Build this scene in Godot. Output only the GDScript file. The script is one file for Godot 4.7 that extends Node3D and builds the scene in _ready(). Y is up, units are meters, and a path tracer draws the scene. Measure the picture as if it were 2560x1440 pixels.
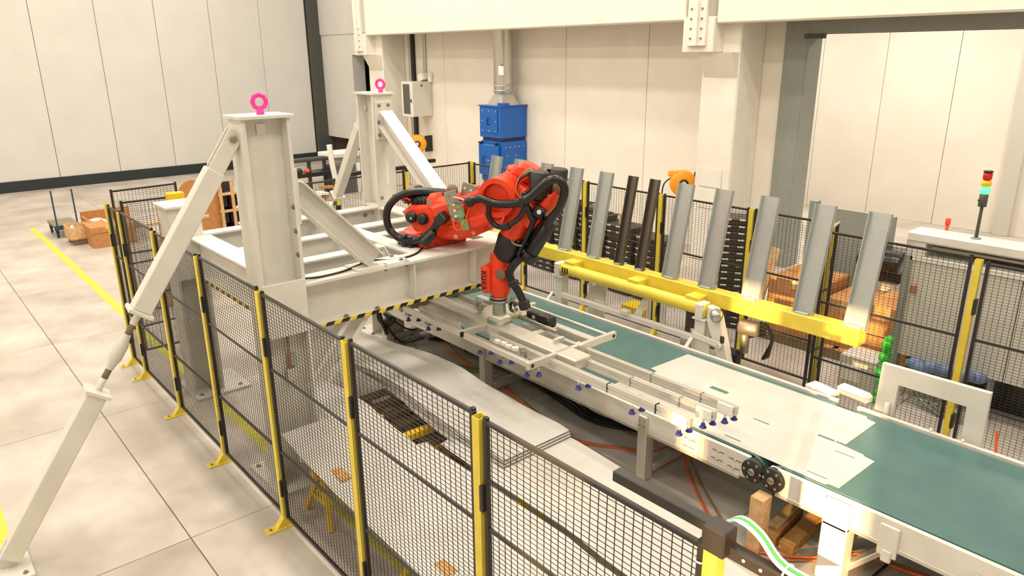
extends Node3D
# Robot palletising cell in a factory hall. x runs along the conveyor, z towards the camera side, y up, metres.

class B:
	var v := PackedVector3Array()
	var n := PackedVector3Array()

	func tri(a: Vector3, b: Vector3, c: Vector3, na: Vector3, nb: Vector3, nc: Vector3) -> void:
		if (b - a).cross(c - a).dot(na + nb + nc) > 0.0:
			v.append_array([a, c, b]); n.append_array([na, nc, nb])
		else:
			v.append_array([a, b, c]); n.append_array([na, nb, nc])

	func quad(a: Vector3, b: Vector3, c: Vector3, d: Vector3, m: Vector3) -> void:
		tri(a, b, c, m, m, m)
		tri(a, c, d, m, m, m)

	func quads(a: Vector3, b: Vector3, c: Vector3, d: Vector3, ma: Vector3, mb: Vector3, mc: Vector3, md: Vector3) -> void:
		tri(a, b, c, ma, mb, mc)
		tri(a, c, d, ma, mc, md)

	func box(c: Vector3, s: Vector3, bs := Basis(), bev := 0.004) -> B:
		var h := s * 0.5
		bev = minf(bev, minf(h.x, minf(h.y, h.z)) * 0.6)
		if bev <= 0.0:
			for k in 3:
				var i := (k + 1) % 3
				var j := (k + 2) % 3
				for q in [-1.0, 1.0]:
					var m := Vector3(); m[k] = q
					var p: Array[Vector3] = []
					for w in [[-1.0, -1.0], [1.0, -1.0], [1.0, 1.0], [-1.0, 1.0]]:
						var t := Vector3(); t[k] = q * h[k]; t[i] = w[0] * h[i]; t[j] = w[1] * h[j]
						p.append(c + bs * t)
					quad(p[0], p[1], p[2], p[3], bs * m)
			return self
		for k in 3:
			var i := (k + 1) % 3
			var j := (k + 2) % 3
			for q in [-1.0, 1.0]:
				var m := Vector3(); m[k] = q
				var p: Array[Vector3] = []
				for w in [[-1.0, -1.0], [1.0, -1.0], [1.0, 1.0], [-1.0, 1.0]]:
					var t := Vector3(); t[k] = q * h[k]; t[i] = w[0] * (h[i] - bev); t[j] = w[1] * (h[j] - bev)
					p.append(c + bs * t)
				quad(p[0], p[1], p[2], p[3], bs * m)
			for qi in [-1.0, 1.0]:
				for qj in [-1.0, 1.0]:
					var a := Vector3(); a[i] = qi * h[i]; a[j] = qj * (h[j] - bev)
					var b := Vector3(); b[i] = qi * (h[i] - bev); b[j] = qj * h[j]
					var e := Vector3(); e[k] = h[k] - bev
					var m := Vector3(); m[i] = qi; m[j] = qj
					quad(c + bs * (a - e), c + bs * (a + e), c + bs * (b + e), c + bs * (b - e), bs * m.normalized())
		for x in [-1.0, 1.0]:
			for y in [-1.0, 1.0]:
				for z in [-1.0, 1.0]:
					var m := bs * (Vector3(x, y, z) / sqrt(3.0))
					tri(c + bs * Vector3(x * h.x, y * (h.y - bev), z * (h.z - bev)), c + bs * Vector3(x * (h.x - bev), y * h.y, z * (h.z - bev)), c + bs * Vector3(x * (h.x - bev), y * (h.y - bev), z * h.z), m, m, m)
		return self

	func span(a: Vector3, b: Vector3, bev := 0.004) -> B:
		return box((a + b) * 0.5, (b - a).abs(), Basis(), bev)

	static func aim(d: Vector3, up := Vector3.UP) -> Basis:
		var z := d.normalized()
		if absf(z.dot(up)) > 0.995:
			up = Vector3.RIGHT if absf(z.x) < 0.9 else Vector3.UP
		var x := up.cross(z).normalized()
		return Basis(x, z.cross(x), z)

	func bar(a: Vector3, b: Vector3, w: float, h: float, up := Vector3.UP, bev := 0.004) -> B:
		return box((a + b) * 0.5, Vector3(w, h, (b - a).length()), aim(b - a, up), bev)

	func lathe(pr: Array, xf: Transform3D, seg := 20) -> B:
		# pr: [radius, y] pairs going up; the axis is local y
		var m := pr.size()
		var ns: Array[Vector2] = []
		for k in m - 1:
			var d := Vector2(pr[k + 1][0] - pr[k][0], pr[k + 1][1] - pr[k][1])
			ns.append(Vector2(d.y, -d.x).normalized())
		for k in m - 1:
			var n0: Vector2 = ns[k]
			var n1: Vector2 = ns[k]
			if k > 0 and ns[k - 1].dot(n0) > 0.7: n0 = (n0 + ns[k - 1]).normalized()
			if k < m - 2 and ns[k + 1].dot(n1) > 0.7: n1 = (n1 + ns[k + 1]).normalized()
			for s in seg:
				var a0 := TAU * s / seg
				var a1 := TAU * (s + 1) / seg
				var d0 := Vector3(cos(a0), 0, sin(a0))
				var d1 := Vector3(cos(a1), 0, sin(a1))
				var r0: float = pr[k][0]
				var r1: float = pr[k + 1][0]
				var y0 := Vector3(0, pr[k][1], 0)
				var y1 := Vector3(0, pr[k + 1][1], 0)
				var u := xf.basis
				var a := xf * (d0 * r0 + y0)
				var b := xf * (d1 * r0 + y0)
				var c := xf * (d1 * r1 + y1)
				var e := xf * (d0 * r1 + y1)
				var na := (u * (d0 * n0.x + Vector3.UP * n0.y)).normalized()
				var nb := (u * (d1 * n0.x + Vector3.UP * n0.y)).normalized()
				var nc := (u * (d1 * n1.x + Vector3.UP * n1.y)).normalized()
				var ne := (u * (d0 * n1.x + Vector3.UP * n1.y)).normalized()
				if r0 > 0.0: tri(a, b, c, na, nb, nc)
				if r1 > 0.0: tri(a, c, e, na, nc, ne)
		return self

	func cyl(a: Vector3, b: Vector3, r0: float, r1 := -1.0, seg := 16, bev := 0.003) -> B:
		if r1 < 0.0: r1 = r0
		var l := (b - a).length()
		var g := aim(b - a)
		bev = minf(bev, minf(r0, r1) * 0.4)
		return lathe([[0.0, 0.0], [r0 - bev, 0.0], [r0, bev], [r1, l - bev], [r1 - bev, l], [0.0, l]], Transform3D(Basis(g.x, g.z, -g.y), a), seg)

	func ball(c: Vector3, r: float, seg := 14, sq := Vector3.ONE) -> B:
		var p := []
		for k in 9:
			var t := -PI / 2 + PI * k / 8
			p.append([maxf(cos(t) * r, 0.0), sin(t) * r])
		return lathe(p, Transform3D(Basis.from_scale(sq), c), seg)

	static func smooth(pts: Array, per := 6, closed := false) -> Array:
		var out := []
		var m := pts.size()
		for k in (m if closed else m - 1):
			var p0: Vector3 = pts[(k - 1 + m) % m] if closed or k > 0 else pts[0] * 2.0 - pts[1]
			var p1: Vector3 = pts[k]
			var p2: Vector3 = pts[(k + 1) % m]
			var p3: Vector3 = pts[(k + 2) % m] if closed or k < m - 2 else pts[m - 1] * 2.0 - pts[m - 2]
			for s in per:
				out.append(p1.cubic_interpolate(p2, p0, p3, float(s) / per))
		out.append(pts[0] if closed else pts[m - 1])
		return out

	func tube(pts: Array, r: float, seg := 8, per := 6, rib := 0.0) -> B:
		var p := smooth(pts, per) if per > 1 else pts
		var g := aim(p[1] - p[0])
		var up := g.y
		var last: Array[Vector3] = []
		var lastn: Array[Vector3] = []
		for k in p.size():
			var d: Vector3 = (p[mini(k + 1, p.size() - 1)] - p[maxi(k - 1, 0)]).normalized()
			up = (up - d * up.dot(d)).normalized()
			var x := up.cross(d)
			var ring: Array[Vector3] = []
			var rn: Array[Vector3] = []
			var rr := r * (1.0 + (rib if k % 2 == 1 else 0.0))
			for s in seg:
				var a := TAU * s / seg
				var m := x * cos(a) + up * sin(a)
				ring.append(p[k] + m * rr)
				rn.append(m)
			if k > 0:
				for s in seg:
					var t := (s + 1) % seg
					quads(last[s], last[t], ring[t], ring[s], lastn[s], lastn[t], rn[t], rn[s])
			if k == 0 or k == p.size() - 1:
				var m := -d if k == 0 else d
				for s in range(1, seg - 1):
					tri(ring[0], ring[s], ring[s + 1], m, m, m)
			last = ring
			lastn = rn
		return self

	static func inset(p: PackedVector2Array, d: float) -> PackedVector2Array:
		var q := PackedVector2Array()
		var m := p.size()
		for k in m:
			var a := (p[k] - p[(k - 1 + m) % m]).normalized()
			var b := (p[(k + 1) % m] - p[k]).normalized()
			var na := Vector2(-a.y, a.x)
			var nb := Vector2(-b.y, b.x)
			q.append(p[k] + (na + nb) / maxf(1.0 + na.dot(nb), 0.35) * d)
		return q

	func extr(poly: Array, xf: Transform3D, depth: float, bev := 0.0) -> B:
		# poly in local xy, extruded along local z from 0 to depth
		var p := PackedVector2Array(poly)
		var area := 0.0
		for k in p.size(): area += p[k].cross(p[(k + 1) % p.size()])
		if area < 0.0: p.reverse()
		var q := inset(p, bev) if bev > 0.0 else p
		var ix := Geometry2D.triangulate_polygon(q)
		if ix.is_empty():
			q = p
			ix = Geometry2D.triangulate_polygon(p)
		var up := xf.basis.z.normalized()
		for k in range(0, ix.size(), 3):
			var a := q[ix[k]]; var b := q[ix[k + 1]]; var c := q[ix[k + 2]]
			tri(xf * Vector3(a.x, a.y, 0), xf * Vector3(b.x, b.y, 0), xf * Vector3(c.x, c.y, 0), -up, -up, -up)
			tri(xf * Vector3(a.x, a.y, depth), xf * Vector3(b.x, b.y, depth), xf * Vector3(c.x, c.y, depth), up, up, up)
		var m := p.size()
		var en: Array[Vector2] = []
		for k in m:
			var d := (p[(k + 1) % m] - p[k]).normalized()
			en.append(Vector2(d.y, -d.x))
		for k in m:
			var l := (k + 1) % m
			var n0: Vector2 = en[k]
			var n1: Vector2 = en[k]
			if en[(k - 1 + m) % m].dot(n0) > 0.8: n0 = (n0 + en[(k - 1 + m) % m]).normalized()
			if en[l].dot(n1) > 0.8: n1 = (n1 + en[l]).normalized()
			var w0 := (xf.basis * Vector3(n0.x, n0.y, 0)).normalized()
			var w1 := (xf.basis * Vector3(n1.x, n1.y, 0)).normalized()
			quads(xf * Vector3(p[k].x, p[k].y, bev), xf * Vector3(p[l].x, p[l].y, bev), xf * Vector3(p[l].x, p[l].y, depth - bev), xf * Vector3(p[k].x, p[k].y, depth - bev), w0, w1, w1, w0)
			if bev > 0.0:
				for z in [[0.0, bev, -1.0], [depth, depth - bev, 1.0]]:
					var b0: Vector3 = (w0 + up * z[2]).normalized()
					var b1: Vector3 = (w1 + up * z[2]).normalized()
					quads(xf * Vector3(q[k].x, q[k].y, z[0]), xf * Vector3(q[l].x, q[l].y, z[0]), xf * Vector3(p[l].x, p[l].y, z[1]), xf * Vector3(p[k].x, p[k].y, z[1]), b0, b1, b1, b0)
		return self

	func prof(poly: Array, a: Vector3, b: Vector3, up := Vector3.UP, bev := 0.0) -> B:
		# sweeps a section straight from a to b; the section's y is up, its x is up cross direction
		return extr(poly, Transform3D(aim(b - a, up), a), (b - a).length(), bev)

	static func isec(w: float, h: float, tf: float, tw: float) -> Array:
		var x := w / 2; var y := h / 2; var t := tw / 2
		return [Vector2(-x, -y), Vector2(x, -y), Vector2(x, -y + tf), Vector2(t, -y + tf), Vector2(t, y - tf), Vector2(x, y - tf), Vector2(x, y), Vector2(-x, y), Vector2(-x, y - tf), Vector2(-t, y - tf), Vector2(-t, -y + tf), Vector2(-x, -y + tf)]

	static func usec(w: float, h: float, t: float) -> Array:
		# channel open towards +y
		var x := w / 2
		return [Vector2(-x, 0), Vector2(x, 0), Vector2(x, h), Vector2(x - t, h), Vector2(x - t, t), Vector2(-x + t, t), Vector2(-x + t, h), Vector2(-x, h)]

	func ring(r0: float, r1: float, xf: Transform3D, depth: float, seg := 24) -> B:
		# a pipe about local y
		return lathe([[r0, 0.0], [r1, 0.0], [r1, depth], [r0, depth], [r0, 0.0]], xf, seg)

	func mesh() -> ArrayMesh:
		var arr := []
		arr.resize(Mesh.ARRAY_MAX)
		arr[Mesh.ARRAY_VERTEX] = v
		arr[Mesh.ARRAY_NORMAL] = n
		var m := ArrayMesh.new()
		m.add_surface_from_arrays(Mesh.PRIMITIVE_TRIANGLES, arr)
		return m


var M := {}
var rng := RandomNumberGenerator.new()

func V(x: float, y: float, z: float) -> Vector3:
	return Vector3(x, y, z)

func part(called: String, b: B, m: String, parent: Node) -> MeshInstance3D:
	var o := MeshInstance3D.new()
	o.name = called
	o.mesh = b.mesh()
	o.material_override = M[m]
	parent.add_child(o, true)
	return o

func share(called: String, src: MeshInstance3D, at: Vector3, parent: Node, m := "") -> MeshInstance3D:
	var o := MeshInstance3D.new()
	o.name = called
	o.mesh = src.mesh
	o.material_override = M[m] if m else src.material_override
	o.position = at
	parent.add_child(o, true)
	return o

func tag(o: Node, label: String, category: String, group := "") -> Node:
	o.set_meta("label", label)
	o.set_meta("category", category)
	if group: o.set_meta("group", group)
	return o

func thing(called: String, label: String, category: String, group := "", at := Vector3.ZERO) -> Node3D:
	var o := Node3D.new()
	o.name = called
	o.position = at
	add_child(o, true)
	tag(o, label, category, group)
	return o

func single(called: String, b: B, m: String, label: String, category: String, group := "") -> MeshInstance3D:
	var o := part(called, b, m, self)
	tag(o, label, category, group)
	return o

func struct(called: String, b: B, m: String) -> MeshInstance3D:
	var o := part(called, b, m, self)
	o.set_meta("kind", "structure")
	return o

func settle() -> void:
	# puts the origin of every thing that was built in place at the middle of its foot
	for o in get_children():
		if o is Node3D and not o is VisualInstance3D and not o is Camera3D and o.has_meta("label") and o.position == Vector3.ZERO:
			var box := AABB()
			var first := true
			for c in o.get_children():
				if c is MeshInstance3D:
					var a: AABB = c.transform * c.get_aabb()
					box = a if first else box.merge(a)
					first = false
			if first: continue
			var p := Vector3(box.get_center().x, box.position.y, box.get_center().z)
			o.position = p
			for c in o.get_children(): c.position -= p

func noise(freq: float, lo: Color, hi: Color, oct := 4, kind := FastNoiseLite.TYPE_SIMPLEX_SMOOTH, size := 512, normal := false, bump := 4.0) -> NoiseTexture2D:
	var f := FastNoiseLite.new()
	f.seed = 7 + int(freq * 1000.0) % 97
	f.noise_type = kind
	f.frequency = freq
	f.fractal_octaves = oct
	var t := NoiseTexture2D.new()
	t.width = size
	t.height = size
	t.seamless = true
	t.noise = f
	if normal:
		t.as_normal_map = true
		t.bump_strength = bump
	else:
		var g := Gradient.new()
		g.set_color(0, lo)
		g.set_color(1, hi)
		t.color_ramp = g
	return t

func mat(called: String, c: Color, rough := 0.5, metal := 0.0, tex: Texture2D = null, scale := 1.0, world := false) -> StandardMaterial3D:
	var m := StandardMaterial3D.new()
	m.resource_name = called
	m.albedo_color = c
	m.roughness = rough
	m.metallic = metal
	if tex:
		m.albedo_texture = tex
		m.uv1_triplanar = true
		m.uv1_world_triplanar = world
		m.uv1_scale = Vector3.ONE * scale
	M[called] = m
	return m

func glow(called: String, c: Color, e: float) -> void:
	var m := mat(called, c, 0.4)
	m.emission_enabled = true
	m.emission = c
	m.emission_energy_multiplier = e

func materials() -> void:
	var faint := noise(0.012, Color(0.93, 0.93, 0.93), Color(1, 1, 1))
	mat("white", Color(0.90, 0.89, 0.86), 0.38, 0.0, faint, 0.35)
	mat("leg_grey", Color(0.84, 0.83, 0.79), 0.4, 0.0, faint, 0.5)
	mat("wall", Color(0.93, 0.905, 0.86), 0.75, 0.0, noise(0.006, Color(0.965, 0.962, 0.958), Color(1, 1, 1), 5), 0.22, true)
	mat("panel", Color(0.875, 0.865, 0.85), 0.6, 0.0, noise(0.009, Color(0.97, 0.97, 0.97), Color(1, 1, 1), 3), 0.15, true)
	mat("concrete", Color(0.935, 0.915, 0.875), 0.7, 0.0, noise(0.01, Color(0.96, 0.955, 0.95), Color(1, 1, 1), 5), 0.3, true)
	mat("joint", Color(0.50, 0.46, 0.41), 0.9)
	for k in 3:
		var m := mat("slab%d" % k, [Color(0.845, 0.82, 0.79), Color(0.86, 0.835, 0.805), Color(0.83, 0.805, 0.775)][k], 0.42, 0.0, noise(0.007 + 0.0013 * k, Color(0.80, 0.78, 0.76), Color(1, 1, 1), 6), 0.16, true)
		m.detail_enabled = true
		m.detail_albedo = noise(0.05, Color(0.90, 0.89, 0.88, 0.4), Color(1, 1, 1, 0.4), 5)
		m.detail_blend_mode = BaseMaterial3D.BLEND_MODE_MUL
	mat("line_yellow", Color(0.89, 0.87, 0.30), 0.6, 0.0, noise(0.03, Color(0.86, 0.86, 0.86), Color(1, 1, 1), 5), 0.8, true)
	mat("band", Color(0.17, 0.205, 0.22), 0.6, 0.0, noise(0.02, Color(0.8, 0.8, 0.8), Color(1, 1, 1), 5), 0.5)
	mat("steel_frame", Color(0.57, 0.585, 0.555), 0.45, 0.0, noise(0.02, Color(0.95, 0.96, 0.96), Color(1, 1, 1), 4), 0.5)
	mat("dark_frame", Color(0.30, 0.31, 0.29), 0.6)
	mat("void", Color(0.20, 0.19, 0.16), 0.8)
	mat("yellow", Color(0.93, 0.84, 0.30), 0.38, 0.0, faint, 0.6)
	mat("yellow_deep", Color(0.93, 0.76, 0.09), 0.45)
	mat("black", Color(0.17, 0.155, 0.145), 0.42)
	mat("wire", Color(0.20, 0.18, 0.16), 0.5)
	mat("rubber", Color(0.085, 0.085, 0.088), 0.28)
	mat("plastic", Color(0.125, 0.122, 0.12), 0.42)
	mat("red", Color(0.96, 0.25, 0.09), 0.36, 0.0, faint, 1.0)
	mat("red_cap", Color(0.96, 0.33, 0.19), 0.4)
	mat("pink_cap", Color(0.93, 0.62, 0.56), 0.5)
	mat("hoist_pink", Color(0.95, 0.22, 0.66), 0.4)
	mat("alu", Color(0.84, 0.825, 0.79), 0.36, 0.55)
	mat("alu_dark", Color(0.60, 0.585, 0.54), 0.38, 0.6)
	mat("steel", Color(0.66, 0.65, 0.62), 0.3, 0.85)
	mat("bolt", Color(0.60, 0.57, 0.50), 0.38, 0.7)
	mat("zinc", Color(0.74, 0.755, 0.755), 0.36, 0.4, noise(0.03, Color(0.92, 0.94, 0.94), Color(1, 1, 1), 4, FastNoiseLite.TYPE_CELLULAR), 1.2)
	mat("zinc_dark", Color(0.46, 0.43, 0.40), 0.4, 0.75)
	mat("duct", Color(0.80, 0.79, 0.76), 0.28, 0.85)
	mat("belt", Color(0.32, 0.46, 0.455), 0.33, 0.0, noise(0.012, Color(0.90, 0.92, 0.93), Color(1, 1, 1), 4), 0.4)
	mat("sheet", Color(0.82, 0.81, 0.79), 0.34, 0.0, faint, 0.25)
	mat("sheet_back", Color(0.70, 0.68, 0.65), 0.4)
	mat("adapter", Color(0.62, 0.66, 0.60), 0.3, 0.7)
	mat("blue", Color(0.055, 0.36, 0.70), 0.35)
	mat("blue_dark", Color(0.05, 0.16, 0.34), 0.4)
	mat("orange_reel", Color(0.945, 0.62, 0.13), 0.4)
	mat("cabinet", Color(0.80, 0.79, 0.75), 0.45)
	var glass := mat("glass", Color(0.35, 0.36, 0.34, 0.42), 0.05)
	glass.transparency = BaseMaterial3D.TRANSPARENCY_ALPHA
	mat("card", Color(0.78, 0.56, 0.34), 0.8, 0.0, noise(0.02, Color(0.9, 0.88, 0.86), Color(1, 1, 1), 4), 0.8)
	mat("card_pale", Color(0.86, 0.74, 0.53), 0.8)
	mat("wood", Color(0.86, 0.66, 0.41), 0.7, 0.0, noise(0.02, Color(0.80, 0.74, 0.68), Color(1, 1, 1), 5), 1.0)
	mat("wood_pale", Color(0.91, 0.77, 0.58), 0.7, 0.0, noise(0.02, Color(0.84, 0.80, 0.76), Color(1, 1, 1), 5), 1.0)
	mat("wood_dark", Color(0.48, 0.41, 0.31), 0.8)
	mat("tray", Color(0.27, 0.245, 0.21), 0.5)
	mat("tray_clip", Color(0.88, 0.87, 0.84), 0.4)
	mat("grille", Color(0.36, 0.35, 0.34), 0.6)
	mat("hose_orange", Color(0.90, 0.38, 0.12), 0.4)
	mat("hose_brown", Color(0.62, 0.44, 0.26), 0.45)
	mat("cable_grey", Color(0.86, 0.86, 0.84), 0.45)
	mat("cable_green", Color(0.25, 0.70, 0.30), 0.4)
	mat("green_bag", Color(0.22, 0.80, 0.22), 0.45)
	mat("cup_blue", Color(0.21, 0.17, 0.56), 0.35)
	mat("ink", Color(0.16, 0.06, 0.05), 0.5)
	mat("paper", Color(0.93, 0.92, 0.90), 0.6)
	mat("dolly_blue", Color(0.16, 0.25, 0.36), 0.5)
	mat("plank_grey", Color(0.55, 0.51, 0.42), 0.8)
	mat("bag_blue", Color(0.42, 0.50, 0.64), 0.5)
	mat("lamp_red", Color(0.80, 0.09, 0.09), 0.25)
	mat("lamp_yellow", Color(0.95, 0.78, 0.10), 0.25)
	glow("lamp_green", Color(0.35, 0.95, 0.60), 1.6)
	glow("lamp_panel", Color(1.0, 0.96, 0.88), 3.0)
	mat("pcb", Color(0.50, 0.63, 0.45), 0.5)

func _ready() -> void:
	rng.seed = 20240611
	view_and_light()
	materials()
	hall()
	lamps()
	fences()
	gantry()
	robot()
	gripper()
	conveyors()
	metal_sheets()
	tilting_rack()
	floor_cables()
	back_wall_fittings()
	behind_the_fence()
	left_background()
	settle()

func view_and_light() -> void:
	var cam := Camera3D.new()
	cam.name = "camera"
	cam.position = V(0, 4, 0)
	cam.rotation = Vector3(-0.309508, 0.860112, -0.008122)
	cam.fov = 43.0
	cam.near = 0.05
	cam.far = 200.0
	add_child(cam)
	cam.current = true
	var env := Environment.new()
	env.background_mode = Environment.BG_SKY
	var sky := Sky.new()
	var sm := ProceduralSkyMaterial.new()
	sm.sky_top_color = Color(0.50, 0.62, 0.80)
	sm.sky_horizon_color = Color(0.88, 0.86, 0.82)
	sm.ground_bottom_color = Color(0.45, 0.43, 0.40)
	sm.ground_horizon_color = Color(0.75, 0.72, 0.68)
	sky.sky_material = sm
	env.sky = sky
	env.ambient_light_source = Environment.AMBIENT_SOURCE_DISABLED
	env.tonemap_mode = Environment.TONE_MAPPER_LINEAR
	env.tonemap_exposure = 1.0
	env.sdfgi_enabled = true
	env.ssao_enabled = true
	env.ssil_enabled = true
	var we := WorldEnvironment.new()
	we.name = "world_environment"
	we.environment = env
	add_child(we)
	var sun := DirectionalLight3D.new()
	sun.name = "sun"
	sun.light_color = Color(1.0, 0.80, 0.55)
	sun.light_energy = 5.0
	sun.light_angular_distance = 0.6
	sun.shadow_enabled = true
	add_child(sun)
	sun.look_at_from_position(Vector3.ZERO, V(-0.35, -0.2, -0.94))

const LAMP_ENERGY := 20.5
const LAMP_SPOTS := [[-23.0, -9.0], [-16.0, -9.0], [-9.0, -9.0], [-2.0, -9.0], [-19.5, -7.4], [-12.5, -7.4], [-5.5, -7.4], [1.5, -7.4], [-23.0, -3.0], [-15.0, -3.0], [-7.5, -3.0], [0.0, -3.0], [-21.0, 2.0], [-13.5, 2.0], [-6.0, 2.0], [1.5, 2.0], [-18.0, 6.5], [-9.0, 6.5], [-1.0, 6.5], [-11.5, -16.2], [-7.0, -16.2], [-2.5, -16.2], [3.0, -16.2]]

func lamps() -> void:
	for s in LAMP_SPOTS:
		var y := 10.2 if s[1] > -13.0 else 5.7
		var o := thing("ceiling_lamp", "white high bay lamp hanging under the hall roof, above the picture", "lamp", "high bay lamps of the hall", V(s[0], y, s[1]))
		part("housing", B.new().span(V(-0.8, 0.02, -0.32), V(0.8, 0.14, 0.32), 0.01), "cabinet", o)
		part("diffuser", B.new().span(V(-0.75, 0.0, -0.28), V(0.75, 0.02, 0.28), 0.0), "lamp_panel", o)
		part("suspension", B.new().cyl(V(-0.6, 0.14, 0), V(-0.6, 0.5, 0), 0.008, -1, 6).cyl(V(0.6, 0.14, 0), V(0.6, 0.5, 0), 0.008, -1, 6), "steel", o)
		var l := AreaLight3D.new()
		l.name = "lamp_light"
		l.area_size = Vector2(1.5, 0.56)
		l.light_color = Color(1.0, 0.965, 0.905)
		l.light_energy = LAMP_ENERGY * (1.0 if s[1] > -13.0 else 1.0)
		l.area_range = 60.0
		l.area_attenuation = 2.0
		l.shadow_enabled = true
		l.position = V(0, -0.01, 0)
		l.rotation = Vector3(-PI / 2, 0, 0)
		o.add_child(l)

func pierced(b: B, holes: Array, x0: float, x1: float, y0: float, y1: float, z0: float, z1: float, along_x := true) -> B:
	# a wall with rectangular openings [x0, x1, y0, y1]
	var xs := [x0, x1]
	var ys := [y0, y1]
	for h in holes:
		xs.append_array([h[0], h[1]])
		ys.append_array([h[2], h[3]])
	xs.sort()
	ys.sort()
	for i in xs.size() - 1:
		for j in ys.size() - 1:
			if xs[i + 1] - xs[i] < 0.001 or ys[j + 1] - ys[j] < 0.001: continue
			var cx: float = (xs[i] + xs[i + 1]) / 2
			var cy: float = (ys[j] + ys[j + 1]) / 2
			var open := false
			for h in holes:
				if cx > h[0] and cx < h[1] and cy > h[2] and cy < h[3]: open = true
			if open: continue
			if along_x: b.span(V(xs[i], ys[j], z0), V(xs[i + 1], ys[j + 1], z1), 0.0)
			else: b.span(V(z0, ys[j], xs[i]), V(z1, ys[j + 1], xs[i + 1]), 0.0)
	return b

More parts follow.
